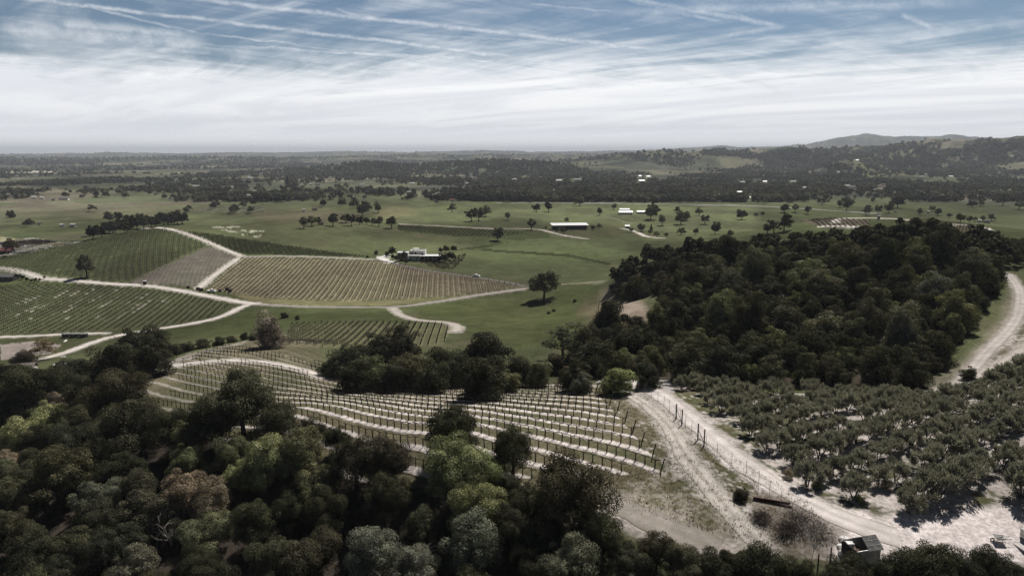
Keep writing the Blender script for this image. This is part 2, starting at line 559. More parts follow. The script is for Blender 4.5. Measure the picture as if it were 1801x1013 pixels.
# ------------------------------------------------------------------ materials
def base_mat(name, col, rough=0.8, var=0.25, scale=3.0, spec=0.3, metal=0.0, bump=0.0):
    m = bpy.data.materials.new(name); m.use_nodes = True
    nt = m.node_tree; b = nt.nodes['Principled BSDF']
    t = nt.nodes.new('ShaderNodeTexCoord')
    n = noise(nt, t.outputs['Object'], scale, 5, 0.6)
    k = smooth(nt, n, 0.3, 0.7, 1 - var, 1 + var)
    c = mixc(nt, 1.0, tuple(col), k, 'MULTIPLY')
    link(nt, c, b.inputs['Base Color'])
    b.inputs['Roughness'].default_value = rough
    b.inputs['Specular IOR Level'].default_value = spec
    b.inputs['Metallic'].default_value = metal
    if bump:
        bm_ = nt.nodes.new('ShaderNodeBump'); bm_.inputs['Strength'].default_value = bump
        link(nt, n, bm_.inputs['Height']); link(nt, bm_.outputs[0], b.inputs['Normal'])
    return m


def leaf_mat(name, transl=0.18, var=0.58, nscale=0.55, spec=0.03, tcol=(1.15, 1.2, 0.6)):
    """foliage: the crown's own colour comes from the object colour, varied in patches"""
    m = bpy.data.materials.new(name); m.use_nodes = True
    nt = m.node_tree; b = nt.nodes['Principled BSDF']; out = nt.nodes['Material Output']
    oi = nt.nodes.new('ShaderNodeObjectInfo'); t = nt.nodes.new('ShaderNodeTexCoord')
    n = noise(nt, t.outputs['Object'], nscale, 3, 0.6)
    n2_ = noise(nt, t.outputs['Object'], nscale * 7, 2, 0.6)
    k = math_node(nt, 'MULTIPLY', smooth(nt, n, 0.32, 0.68, 1 - var, 1 + var), smooth(nt, n2_, 0.3, 0.7, 0.72, 1.3))
    c = mixc(nt, 1.0, oi.outputs['Color'], k, 'MULTIPLY')
    c = mixc(nt, smooth(nt, n2_, 0.5, 0.75, 0.0, 0.35), c, mixc(nt, 1.0, c, (1.25, 1.0, 0.72), 'MULTIPLY'))
    link(nt, c, b.inputs['Base Color'])
    b.inputs['Roughness'].default_value = 0.8
    b.inputs['Specular IOR Level'].default_value = spec
    tr = nt.nodes.new('ShaderNodeBsdfTranslucent')
    link(nt, mixc(nt, 1.0, c, tcol, 'MULTIPLY'), tr.inputs['Color'])
    mx = nt.nodes.new('ShaderNodeMixShader'); mx.inputs[0].default_value = transl
    link(nt, b.outputs[0], mx.inputs[1]); link(nt, tr.outputs[0], mx.inputs[2])
    link(nt, mx.outputs[0], out.inputs['Surface'])
    return m


M_leaf = leaf_mat('oak_leaves')
M_olive = leaf_mat('olive_leaves', 0.38, 0.25, 0.8, 0.12, (1.05, 1.05, 0.8))
M_bark = base_mat('bark', (0.055, 0.046, 0.038), 0.9, 0.4, 2.5, 0.1)
M_deadwood = base_mat('dead_wood', (0.30, 0.27, 0.24), 0.85, 0.3, 3.0, 0.1)
M_twig = base_mat('twigs', (0.14, 0.11, 0.095), 0.9, 0.35, 3.0, 0.1)
M_vine = base_mat('vine_bark', (0.030, 0.024, 0.021), 0.9, 0.4, 6.0, 0.1)
M_post = base_mat('weathered_post', (0.055, 0.045, 0.04), 0.85, 0.4, 6.0, 0.15)
M_steel = base_mat('galvanised_steel', (0.22, 0.215, 0.21), 0.5, 0.2, 8.0, 0.5, 0.6)
M_white = base_mat('white_paint', (0.72, 0.70, 0.67), 0.6, 0.10, 1.2)
M_cream = base_mat('cream_stucco', (0.50, 0.47, 0.42), 0.85, 0.12, 1.0)
M_roofw = base_mat('pale_metal_roof', (0.72, 0.71, 0.70), 0.45, 0.10, 0.8, 0.5)
M_roofg = base_mat('grey_shingle', (0.13, 0.125, 0.12), 0.9, 0.3, 2.0)
M_roofr = base_mat('rust_red_roof', (0.16, 0.055, 0.05), 0.8, 0.25, 1.0)
M_dark = base_mat('dark_wood_and_shade', (0.03, 0.026, 0.024), 0.8, 0.3, 2.0)
M_glass = base_mat('window_glass', (0.03, 0.035, 0.04), 0.08, 0.1, 1.0, 0.6)
M_tank = base_mat('dark_green_tank', (0.022, 0.030, 0.024), 0.5, 0.2, 0.8, 0.4)
M_tanktop = base_mat('pale_tank_top', (0.20, 0.20, 0.185), 0.7, 0.2, 0.8)  # paler than the tank shell; some far roofs use it too
M_plaster = base_mat('grey_green_plaster', (0.30, 0.33, 0.31), 0.85, 0.12, 1.0)
M_sheet = base_mat('grey_sheet_metal', (0.55, 0.545, 0.52), 0.55, 0.22, 1.6, 0.4, 0.3)
M_rust = base_mat('rusty_brown_steel', (0.085, 0.045, 0.035), 0.8, 0.4, 2.0)
M_tyre = base_mat('rubber', (0.02, 0.02, 0.02), 0.8, 0.2, 3.0)
M_blackp = base_mat('black_plastic', (0.02, 0.02, 0.021), 0.5, 0.2, 2.0)
M_concrete = base_mat('concrete', (0.42, 0.40, 0.38), 0.9, 0.15, 0.8)
M_stone = base_mat('pale_limestone', (0.52, 0.48, 0.44), 0.9, 0.3, 1.5, 0.2, 0, 0.4)
M_dirt = None

# ------------------------------------------------------------------ land cover: colours of grass, soil, crops, with crest shade painted into the pasture
u_, v_, d_ = project(GX, GY, GZ)
RR = np.hypot(GX, GY)
N1 = fbm(GX / 3.0, GY / 3.0, 4, 41)
N2 = fbm(GX / 14.0, GY / 14.0, 4, 43)
N3 = fbm(GX / 75.0, GY / 75.0, 4, 47)
N4 = fbm(GX / 330.0, GY / 330.0, 4, 53)
N0 = fbm(GX / 0.8, GY / 0.8, 3, 59)
COL = np.empty((NR, NT, 3))
GRASS = np.array([0.064, 0.072, 0.036]); GRASS2 = np.array([0.104, 0.110, 0.058]); DRY = np.array([0.150, 0.128, 0.076])
PALE = np.array([0.54, 0.485, 0.455]); SOIL = np.array([0.22, 0.185, 0.15]); LITTER = np.array([0.045, 0.038, 0.03])


def lerp(a, b, t):
    return a + (b - a) * np.asarray(t)[..., None]


COL[:] = lerp(GRASS, GRASS2, sstep(N3 * 0.7 + N2 * 0.3, 0.38, 0.66))
COL[:] *= (0.72 + 0.56 * fbm(GX / 38, GY / 60, 4, 87))[..., None]
COL[:] = lerp(COL, np.array([0.10, 0.088, 0.058]), sstep(N2 * 0.6 + N4 * 0.4, 0.56, 0.72) * 0.6)
# far plain: patchwork of pasture, vineyard, orchard and dry ground
cellx = GX / 260 + (N4 - .5) * 1.2; celly = GY / 420 + (N4 - .5)
cell = _hash(np.floor(cellx).astype(np.int64), np.floor(celly).astype(np.int64), 5)
pal = np.array([[0.062, 0.066, 0.040], [0.085, 0.080, 0.055], [0.050, 0.052, 0.038], [0.105, 0.092, 0.070], [0.070, 0.074, 0.045], [0.045, 0.046, 0.036]])
far = pal[(cell * 5.999).astype(int)]
far = far * 1.55 * (0.6 + 0.8 * fbm(GX / 120, GY / 200, 4, 61))[..., None]
COL[:] = lerp(COL, far, sstep(RR, 950, 1500))
scrub = fbm(GX / 140, GY / 140, 5, 63)
COL[:] = lerp(COL, np.array([0.030, 0.033, 0.027]), sstep(scrub, 0.50, 0.60) * sstep(RR, 1900, 2800) * 0.85)
COL[:] = lerp(COL, np.array([0.13, 0.115, 0.08]), sstep(fbm(GX / 420, GY / 700, 4, 67), 0.64, 0.72) * sstep(RR, 1800, 2600) * 0.7)
# the wooded ridge this picture is taken from: leaf litter
near_w = (1 - sstep(RR, 150, 185)) * (u_ < 1000)
COL[:] = lerp(COL, LITTER, near_w)
COL[:] = lerp(COL, LITTER, (1 - sstep(RR, 66, 74)))


def inpoly(poly, soft=0.0, rpad=0.2, warp=0.0):
    """ground cells whose photo pixel lies inside poly (a field outline), at that field's own distance"""
    pts = np.array(poly, float)
    g = at(pts[:, 0], pts[:, 1])
    rr = np.hypot(g[:, 0], g[:, 1])
    j0 = np.searchsorted(R, rr.min() * (1 - rpad)); j1 = np.searchsorted(R, rr.max() * (1 + rpad))
    uu = u_[j0:j1]; vv = v_[j0:j1]
    if warp:
        uu = uu + (N2[j0:j1] - .5) * warp; vv = vv + (N1[j0:j1] - .5) * warp * 0.5
    ins = np.zeros(uu.shape, bool)
    n = len(pts)
    for i in range(n):
        x1, y1 = pts[i]; x2, y2 = pts[(i + 1) % n]
        c = ((y1 > vv) != (y2 > vv)) & (uu < (x2 - x1) * (vv - y1) / ((y2 - y1) if y2 != y1 else 1e-9) + x1)
        ins ^= c
    return slice(j0, j1), ins


def desat(c, k=0.0, g=1.0):
    c = np.asarray(c, float)
    if c[1] >= c[0] * 0.95:
        c = c * np.array([0.97, 1.0, 0.88]); l = c.mean()
    return (c + (l - c) * k) * g if c[1] >= c[0] * 0.99 else c


def feather(m, n):
    m = m.astype(float)
    for ax in (0, 1):
        p = np.concatenate([np.repeat(np.take(m, [0], ax), n + 1, ax), m, np.repeat(np.take(m, [-1], ax), n, ax)], ax).cumsum(ax)
        L = m.shape[ax]
        m = (np.take(p, np.arange(2 * n + 1, 2 * n + 1 + L), ax) - np.take(p, np.arange(0, L), ax)) / (2 * n + 1)
    return m


def paint(poly, col, amt=1.0, var=0.25, warp=0.0, rpad=0.2, soft=0):
    s, m = inpoly(poly, rpad=rpad, warp=warp)
    col = desat(col)
    if soft:
        m = feather(m, soft)
    col = np.array(col)
    c = col * (1 + var * 2 * (0.5 * N1[s] + 0.5 * N2[s] - 0.5))[..., None]
    COL[s] = lerp(COL[s], c, m * amt)
    return s, m


def rowcoord(s, p0, d, sp):
    """coordinate across the crop rows, rows at whole numbers"""
    nx, ny = -d[1], d[0]
    return ((GX[s] - p0[0]) * nx + (GY[s] - p0[1]) * ny) / sp


def stripes(poly, d, sp, ca, cb, width=0.5, var=0.2, jit=0.15, off=0.0, rpad=0.2, warp=0.0):
    s, m = inpoly(poly, rpad=rpad, warp=warp)
    rc = rowcoord(s, (0, 0), d, sp) + off
    f = np.abs((rc % 1.0) - 0.5) * 2          # 1 on the vine line, 0 between
    t = sstep(f + (N1[s] - .5) * jit * 2, 1 - width - 0.18, 1 - width + 0.18)
    c = lerp(desat(ca), desat(cb), t) * (1 + var * 2 * (0.5 * N1[s] + 0.5 * N3[s] - 0.5))[..., None]
    COL[s] = lerp(COL[s], c, m * 1.0)
    return s, m


def unit(a, b):
    l = math.hypot(a, b); return (a / l, b / l)


_a, _b = at1(1162, 827), at1(747, 730)
DIR_BROWN, DIR_LEFT, DIR_HILL, DIR_NEAR, DIR_LOW = unit(-0.10, 1), unit(-0.20, 0.98), unit(0.12, 1), unit(_b[0] - _a[0], _b[1] - _a[1]), unit(-0.05, 1)
POLY_LEFT = [(-40, 506), (70, 501), (200, 504), (330, 518), (404, 538), (370, 560), (290, 574), (180, 582), (-40, 590)]
POLY_HILL = [(-30, 478), (-30, 456), (60, 442), (150, 424), (230, 409), (290, 403), (368, 430), (300, 461), (225, 495), (120, 487), (60, 480)]
POLY_PURPLE = [(368, 433), (418, 453), (347, 505), (300, 501), (226, 498), (300, 463)]
POLY_BROWN = [(424, 453), (540, 454), (660, 459), (735, 474), (830, 488), (920, 501), (870, 512), (780, 522), (660, 528), (560, 528), (480, 524), (405, 515), (362, 508)]
POLY_LOW = [(512, 570), (600, 567), (700, 567), (780, 570), (795, 580), (780, 605), (700, 612), (600, 612), (500, 606)]
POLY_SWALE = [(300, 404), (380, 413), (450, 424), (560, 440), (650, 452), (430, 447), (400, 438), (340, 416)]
POLY_NEAR = [(212, 672), (300, 645), (360, 622), (440, 602), (560, 603), (574, 655), (620, 680), (1046, 686), (1172, 830), (700, 860), (500, 820), (300, 740)]
# valley fields
paint([(-60, 470), (400, 500), (450, 540), (300, 600), (0, 640), (-60, 640)], (0.064, 0.068, 0.036), 0.7, soft=7)
paint([(0, 425), (60, 418), (100, 426), (150, 424), (60, 445), (0, 452)], (0.42, 0.39, 0.36), 1, 0.15)
paint([(0, 416), (60, 424), (140, 430), (100, 434), (40, 428), (0, 424)], (0.30, 0.26, 0.18), 0.8)
paint([(60, 416), (150, 409), (160, 418), (100, 424)], (0.085, 0.078, 0.05), 1)
stripes(POLY_LEFT, DIR_LEFT, 3.4, (0.105, 0.106, 0.066), (0.050, 0.050, 0.034), 0.40)
stripes(POLY_HILL, DIR_HILL, 3.2, (0.090, 0.092, 0.056), (0.058, 0.060, 0.038), 0.4)
# chalky bare soil showing along some rows
s, m = inpoly([(10, 530), (60, 512), (200, 508), (300, 520), (300, 545), (200, 560), (80, 562), (10, 560)])
rc = rowcoord(s, (0, 0), DIR_LEFT, 3.4)
f = np.abs((rc % 1.0) - 0.5) * 2
al = GX[s] * DIR_LEFT[0] + GY[s] * DIR_LEFT[1]
k = sstep(fbm(np.floor(rc) * 3.7, al / 22, 3, 91), 0.56, 0.68) * sstep(f, 0.55, 0.25) * sstep(N1[s], 0.35, 0.55)
COL[s] = lerp(COL[s], np.array([0.42, 0.38, 0.32]), k * m * 0.8)
paint([(0, 452), (60, 442), (150, 424), (230, 409), (290, 403), (320, 412), (200, 440), (100, 470), (0, 472)], (0.095, 0.098, 0.060), 0.5, soft=7)
stripes(POLY_PURPLE, DIR_HILL, 2.2, (0.140, 0.121, 0.104), (0.102, 0.088, 0.076), 0.45, 0.25)
paint([(300, 396), (400, 388), (520, 388), (640, 398), (700, 410), (690, 440), (640, 448), (560, 438), (450, 422), (380, 411)], (0.082, 0.084, 0.052), 0.8, soft=7)
paint([(500, 422), (560, 415), (600, 428), (640, 440), (560, 436)], (0.092, 0.080, 0.048), 0.55, warp=20, soft=7)
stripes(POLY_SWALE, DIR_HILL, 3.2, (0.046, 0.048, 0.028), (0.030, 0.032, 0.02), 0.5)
stripes([(372, 400), (400, 394), (470, 408), (462, 417), (430, 415)], unit(1, 0.25), 9, (0.07, 0.072, 0.04), (0.33, 0.31, 0.26), 0.26, 0.2, 1.0)
stripes(POLY_BROWN, DIR_BROWN, 3.0, (0.255, 0.215, 0.150), (0.100, 0.084, 0.058), 0.55, 0.2, 0.25)
paint([(405, 516), (480, 525), (560, 529), (660, 529), (780, 523), (870, 513), (922, 503), (924, 509), (850, 519), (760, 530), (690, 537), (560, 538), (450, 533)], (0.165, 0.145, 0.085), 0.95)
stripes(POLY_LOW, DIR_LOW, 2.6, (0.128, 0.122, 0.078), (0.098, 0.094, 0.060), 0.4)
paint([(240, 590), (430, 545), (690, 545), (740, 566), (600, 566), (500, 570), (430, 590), (300, 606)], (0.054, 0.060, 0.030), 0.8, soft=7)
paint([(720, 535), (850, 522), (960, 512), (1060, 500), (1050, 540), (1000, 600), (920, 610), (830, 590), (790, 566), (740, 560)], (0.066, 0.072, 0.036), 0.85, soft=7)
paint([(800, 530), (930, 518), (1000, 540), (930, 570), (820, 560)], (0.086, 0.086, 0.045), 0.5, warp=40, soft=7)
# pasture right of the white house
paint([(790, 470), (830, 445), (1000, 448), (1072, 462), (1070, 495), (930, 498), (860, 488)], (0.078, 0.086, 0.050), 0.9, soft=7)
paint([(820, 440), (900, 424), (1000, 421), (1110, 425), (1085, 460), (1000, 445), (900, 440)], (0.090, 0.098, 0.058), 0.9, soft=7)
paint([(850, 438), (900, 441), (1000, 447), (1075, 463), (1073, 467), (1000, 452), (900, 445), (845, 441)], (0.030, 0.033, 0.019), 0.85)  # crest shade painted into the grass as a dark swale band
paint([(800, 441), (850, 437), (900, 424), (850, 432), (812, 437)], (0.034, 0.038, 0.02), 0.8)  # second swale band, crest shade put into the ground colour
paint([(880, 408), (960, 406), (970, 418), (900, 423), (860, 418)], (0.040, 0.045, 0.024), 0.8)
paint([(640, 370), (760, 362), (1100, 358), (1330, 362), (1330, 405), (1200, 412), (1080, 395), (900, 392), (760, 392), (680, 386)], (0.128, 0.132, 0.082), 0.85, 0.3, soft=7)
paint([(650, 376), (690, 364), (740, 370), (730, 378), (670, 384)], (0.21, 0.18, 0.105), 0.6, warp=20, soft=7)
stripes([(700, 396), (860, 404), (930, 408), (880, 418), (800, 416), (700, 406)], unit(0.1, 1), 4.0, (0.060, 0.064, 0.036), (0.038, 0.040, 0.024), 0.5)
paint([(720, 394), (950, 388), (960, 398), (880, 401)], (0.045, 0.048, 0.027), 0.8, soft=7)
paint([(960, 395), (1100, 392), (1090, 415), (1000, 414)], (0.075, 0.072, 0.045), 0.6, soft=7)
paint([(450, 372), (560, 370), (640, 378), (640, 392), (540, 392), (450, 386)], (0.12, 0.098, 0.07), 0.75, soft=7)
paint([(1330, 362), (1801, 360), (1801, 392), (1560, 380), (1330, 376)], (0.062, 0.066, 0.040), 0.7, soft=7)
stripes([(1405, 388), (1470, 382), (1530, 388), (1530, 402), (1450, 402)], unit(0.3, 1), 3.0, (0.125, 0.100, 0.078), (0.075, 0.062, 0.05), 0.45)
stripes([(1625, 385), (1690, 393), (1740, 401), (1740, 409), (1640, 416), (1625, 400)], unit(-0.3, 1), 3.0, (0.165, 0.14, 0.085), (0.085, 0.072, 0.05), 0.45)
stripes([(350, 366), (460, 362), (470, 372), (360, 375)], unit(0.8, 1), 9, (0.075, 0.075, 0.05), (0.17, 0.16, 0.13), 0.25)
paint([(100, 378), (250, 366), (400, 366), (300, 374), (180, 380)], (0.20, 0.17, 0.12), 0.5, warp=10, soft=7)
paint([(0, 330), (330, 345), (420, 340), (200, 326)], (0.060, 0.062, 0.038), 0.6, soft=7)
paint([(430, 328), (600, 320), (760, 322), (620, 332)], (0.10, 0.105, 0.075), 0.6, soft=7)
paint([(450, 334), (600, 330), (640, 342), (500, 345)], (0.040, 0.043, 0.03), 0.8, soft=7)
paint([(970, 285), (1030, 285), (1060, 296), (980, 298)], (0.12, 0.12, 0.07), 0.7, soft=7)
paint([(1185, 283), (1240, 281), (1330, 295), (1230, 294)], (0.20, 0.19, 0.13), 0.7, soft=7)
paint([(1520, 275), (1660, 278), (1680, 292), (1560, 292)], (0.10, 0.12, 0.06), 0.7, soft=7)
paint([(5, 300), (90, 301), (95, 304), (10, 304)], (0.6, 0.55, 0.48), 0.9)
# pale bare patch on the nose of the wooded hill
paint([(1030, 530), (1058, 512), (1120, 516), (1150, 560), (1120, 582), (1060, 560), (1010, 552)], (0.15, 0.118, 0.082), 0.75, 0.4, warp=40, soft=4)
paint([(1050, 526), (1064, 514), (1120, 518), (1145, 555), (1105, 560)], (0.30, 0.245, 0.205), 0.8, 0.5, warp=30, soft=4)
paint([(0, 606), (60, 600), (110, 606), (90, 622), (0, 634)], (0.30, 0.26, 0.23), 1, 0.2, warp=8)
# the bench: dry grass over pale shale, then the vineyard strips, tracks and yard
nearb = [(200, 680), (330, 622), (440, 598), (560, 600), (575, 664), (1046, 676), (1090, 664), (1180, 668), (1240, 690), (1640, 694), (1720, 640), (1801, 560), (2000, 500), (2000, 1000), (1700, 1013), (1240, 960), (900, 850), (560, 800), (300, 760)]
s, m = inpoly(nearb, rpad=0.05)
k = sstep(0.36 * N2[s] + 0.30 * N1[s] + 0.34 * N0[s], 0.47, 0.60)
c = lerp(lerp(np.array([0.135, 0.117, 0.078]), np.array([0.085, 0.084, 0.050]), sstep(N3[s] * .5 + N2[s] * .5, 0.4, 0.6)), PALE * 0.8, k * 0.75)
COL[s] = lerp(COL[s], c, m)
END = at([1162, 1147, 1128, 1113, 1099, 1085, 1072, 1060, 1047], [827, 801, 779, 757, 740, 724, 711, 699, 692])
nN = (-DIR_NEAR[1], DIR_NEAR[0])
cross = END[:, 0] * nN[0] + END[:, 1] * nN[1]
if cross[-1] < cross[0]:
    nN = (-nN[0], -nN[1]); cross = -cross
SPN = float((cross[-1] - cross[0]) / 8)
C0 = float(cross[0])
import sys; sys.stderr.write('near row spacing %.2f dir %.2f %.2f\n' % (SPN, *DIR_NEAR))
s, m = inpoly(POLY_NEAR, rpad=0.04)
rc = (GX[s] * nN[0] + GY[s] * nN[1] - C0) / SPN
ph = rc + 0.18 + (N2[s] - .5) * 0.22 + (N1[s] - .5) * 0.18
f = np.abs((ph % 1.0) - 0.5) * 2
al = (GX[s] * DIR_NEAR[0] + GY[s] * DIR_NEAR[1])
wet = 0.71 + 0.08 * sstep(rc, 3.5, 9.5) + 0.16 * sstep(rc, 9, 14) + (N3[s] - .5) * 0.35
t = sstep(f + (N0[s] - .5) * 0.25, wet - 0.12, wet + 0.14)
along = al - float(END[0, 0] * DIR_NEAR[0] + END[0, 1] * DIR_NEAR[1])
t = t * (1 - 0.78 * sstep(rc, 6.5, 11)) * (1 - 0.6 * sstep(along, 62, 100))
c = lerp(lerp(np.array([0.130, 0.115, 0.074]), np.array([0.092, 0.090, 0.053]), sstep(N2[s], .4, .6)), PALE * (0.85 + 0.3 * N0[s])[..., None], t)
COL[s] = lerp(COL[s], c, m)


def dist_polyline(pts):
    """ground distance of the cells near a polyline; (slice, distance)"""
    rr = np.hypot(pts[:, 0], pts[:, 1])
    j0 = np.searchsorted(R, max(rr.min() - 14, 20)); j1 = np.searchsorted(R, rr.max() + 14)
    s = slice(j0, j1)
    x = GX[s]; y = GY[s]
    best = np.full(x.shape, 1e9)
    for a, b in zip(pts[:-1], pts[1:]):
        ax, ay = a[:2]; bx, by = b[:2]
        l2 = max((bx - ax) ** 2 + (by - ay) ** 2, 1e-9)
        tt = np.clip(((x - ax) * (bx - ax) + (y - ay) * (by - ay)) / l2, 0, 1)
        np.minimum(best, np.hypot(x - ax - tt * (bx - ax), y - ay - tt * (by - ay)), out=best)
    return s, best


def poly_px(pts, step=6.0):
    """photo polyline, Catmull-Rom smoothed and dropped on the ground"""
    p = np.array(pts, float); q = [p[0]]
    for i in range(len(p) - 1):
        p0 = p[max(i - 1, 0)]; p1 = p[i]; p2 = p[i + 1]; p3 = p[min(i + 2, len(p) - 1)]
        n = max(2, int(np.hypot(*(p2 - p1)) / step))
        for k in range(1, n + 1):
            t = k / n
            q.append(0.5 * ((2 * p1) + (-p0 + p2) * t + (2 * p0 - 5 * p1 + 4 * p2 - p3) * t * t + (-p0 + 3 * p1 - 3 * p2 + p3) * t ** 3))
    q = np.array(q)
    return at(q[:, 0], q[:, 1])


M_road = bpy.data.materials.new('pale_gravel'); M_road.use_nodes = True
nt = M_road.node_tree; b = nt.nodes['Principled BSDF']
t_ = nt.nodes.new('ShaderNodeTexCoord'); oi_ = nt.nodes.new('ShaderNodeObjectInfo')
na = noise(nt, t_.outputs['Object'], 0.35, 5, 0.6); nb = noise(nt, t_.outputs['Object'], 3.2, 4, 0.7)
ncol = mixc(nt, 1.0, oi_.outputs['Color'], smooth(nt, na, 0.3, 0.7, 0.82, 1.14), 'MULTIPLY')
ncol = mixc(nt, 1.0, ncol, smooth(nt, nb, 0.3, 0.7, 0.80, 1.16), 'MULTIPLY')
at_ = nt.nodes.new('ShaderNodeAttribute'); at_.attribute_name = 'verge'
ncol = mixc(nt, math_node(nt, 'MULTIPLY', at_.outputs['Fac'], smooth(nt, nb, 0.35, 0.6, 0.1, 0.9)), ncol, (0.16, 0.14, 0.085))
link(nt, ncol, b.inputs['Base Color'])
b.inputs['Roughness'].default_value = 0.95; b.inputs['Specular IOR Level'].default_value = 0.1

ROADS = []


def road(name, px, width, col=(0.50, 0.455, 0.42), margin=1.5, rut=False, mcol=None):
    g = poly_px(px)
    # resample evenly on the ground
    seg = np.hypot(np.diff(g[:, 0]), np.diff(g[:, 1])); L = np.concatenate([[0], np.cumsum(seg)])
    rr = float(np.hypot(g[:, 0], g[:, 1]).mean())
    n = max(4, int(L[-1] / max(0.7, rr * 0.006)))
    tt = np.linspace(0, L[-1], n)
    gx = np.interp(tt, L, g[:, 0]); gy = np.interp(tt, L, g[:, 1])
    ker = np.ones(5) / 5
    if n > 8:
        gx[2:-2] = np.convolve(gx, ker, 'valid'); gy[2:-2] = np.convolve(gy, ker, 'valid')
    pts = np.stack([gx, gy], 1)
    s, dd = dist_polyline(pts)
    edge = width / 2 * (0.95 + (N1[s] - .5) * 0.9)
    k = 1 - sstep(dd, edge, edge + margin)
    mc = np.array(mcol if mcol is not None else col) * 0.85
    COL[s] = lerp(COL[s], mc * (0.8 + 0.4 * N0[s])[..., None], k * 0.85)
    # the strip itself, five points across with ragged edges
    tx = np.gradient(gx); ty = np.gradient(gy); l = np.hypot(tx, ty) + 1e-9
    nx, ny = -ty / l, tx / l
    cs = np.array([-1, -0.72, -0.36, 0, 0.36, 0.72, 1]); nc = len(cs)
    wob = 1 + (fbm(gx / 3, gy / 3, 3, 71) - .5) * 0.5
    w = width / 2 * 0.92
    X = gx[:, None] + nx[:, None] * cs[None] * w * wob[:, None]; Y = gy[:, None] + ny[:, None] * cs[None] * w * wob[:, None]
    Z = H(X, Y) + 0.03 + 0.0002 * np.hypot(X, Y)
    # a tail under the ground along both edges, so that the edge shows no gap
    idx = np.arange(n * nc).reshape(n, nc)
    fc = np.stack([idx[:-1, :-1], idx[:-1, 1:], idx[1:, 1:], idx[1:, :-1]], -1).reshape(-1, 4)
    me = new_mesh(name, np.stack([X, Y, Z], -1).reshape(-1, 3), fc, 4, M_road)
    vg = np.zeros((n, nc)); vg[:, 0] = vg[:, -1] = 0.9; vg[:, 1] = vg[:, -2] = 0.25
    if name in ('orchard_road', 'hill_track', 'gravel_road'):
        vg[:, 3] = 0.45
    if rut:
        vg[:, 3] = 0.75; vg[:, 2] = vg[:, 4] = 0.0
    a = me.attributes.new('verge', 'FLOAT', 'POINT'); a.data.foreach_set('value', vg.ravel().astype(np.float32))
    o = add_obj(name, me); o.color = (*col, 1.0)
    tag(o, kind='structure')
    ROADS.append(o)
    return o


WHT = (0.56, 0.51, 0.465); GRV = (0.30, 0.27, 0.245); MID = (0.40, 0.36, 0.32)
road('valley_road', [(-40, 468), (0, 472), (40, 478), (75, 490), (130, 494), (200, 500), (260, 503), (330, 514), (420, 531), (455, 535)], 5.0, WHT)
road('valley_road', [(448, 535), (500, 538), (560, 540), (690, 540), (760, 532), (850, 518), (925, 508)], 4.2, GRV)
road('meadow_path', [(925, 507), (990, 500), (1062, 496)], 2.2, (0.22, 0.21, 0.14))
road('white_track', [(448, 534), (425, 540), (400, 553), (360, 565), (270, 580), (200, 592), (165, 602), (110, 622), (30, 642)], 4.6, WHT)
road('field_track', [(-40, 594), (0, 593), (60, 591), (115, 588), (188, 586)], 3.0, WHT)
road('meadow_lane', [(690, 541), (700, 552), (728, 562), (760, 565), (790, 568), (806, 577), (800, 584)], 4.2, MID)
road('ridge_track', [(252, 402), (290, 402), (330, 412), (370, 428), (400, 441), (425, 451)], 4.8, WHT)
road('headland_track', [(425, 452), (480, 451), (550, 452), (660, 457)], 3.6, MID)
road('headland_track', [(420, 455), (400, 468), (375, 486), (350, 507)], 4.4, WHT)
road('house_lane', [(660, 457), (690, 463), (735, 473), (800, 483), (870, 493), (925, 504)], 3.2, (0.14, 0.125, 0.115))
road('house_drive', [(690, 462), (672, 456), (672, 451), (690, 450)], 6.0, (0.66, 0.63, 0.60))
road('barn_road', [(700, 394), (780, 398), (860, 402), (940, 403), (965, 408), (1000, 416), (1030, 420)], 4.5, MID)
road('farm_lane', [(1095, 402), (1120, 408), (1135, 416), (1165, 419)], 5, WHT)
road('farm_lane', [(1030, 379), (1070, 382), (1090, 388), (1110, 395)], 3.0, (0.2, 0.19, 0.13))
road('country_road', [(880, 357), (1000, 357), (1200, 360), (1330, 363), (1440, 369), (1545, 376)], 8.0, (0.34, 0.32, 0.30), 4)
road('hill_track', [(1772, 482), (1786, 498), (1795, 520), (1790, 555), (1770, 585), (1735, 620), (1710, 650), (1680, 678), (1640, 692)], 3.0, (0.44, 0.40, 0.375), 1.5)
road('orchard_track', [(1830, 596), (1801, 612), (1760, 640), (1720, 660), (1690, 680)], 2.6, (0.42, 0.38, 0.34))
road('vineyard_track', [(1470, 391), (1470, 386), (1490, 384), (1540, 384), (1600, 387)], 5, WHT)
road('vineyard_track', [(1445, 399), (1480, 398), (1530, 402)], 5, WHT)
road('vineyard_track', [(1640, 400), (1670, 396), (1710, 396), (1730, 400), (1742, 406)], 4.5, WHT)
road('dome_path', [(205, 670), (260, 652), (330, 640), (400, 634), (470, 638), (530, 650), (572, 664)], 2.6, WHT, 2.5)
road('orchard_road', [(1092, 668), (1130, 678), (1170, 702), (1215, 738), (1270, 785), (1330, 832), (1400, 872), (1490, 915), (1580, 945)], 4.8, (0.58, 0.53, 0.505), 2.0)
road('fence_track', [(1062, 678), (1100, 690), (1140, 715), (1175, 748), (1205, 800), (1240, 845), (1285, 900), (1345, 965)], 3.4, (0.46, 0.42, 0.385), 2.0, True)
road('gravel_road', [(1000, 848), (1040, 866), (1085, 886), (1150, 916), (1215, 945), (1260, 970)], 4.6, (0.30, 0.27, 0.24), 2.0, False, (0.45, 0.40, 0.37))
# leaf litter under the wooded hill (its outline on the ground)
ANCH = at([1130, 1400, 1640, 1690], [667, 684, 690, 650])


def wu(u, y):
    dr = CAMZ - float(H((u - PW / 2) / F * y * 1.05, y))
    return ((u - PW / 2) / F * (y * math.cos(PITCH) + dr * math.sin(PITCH)), y)


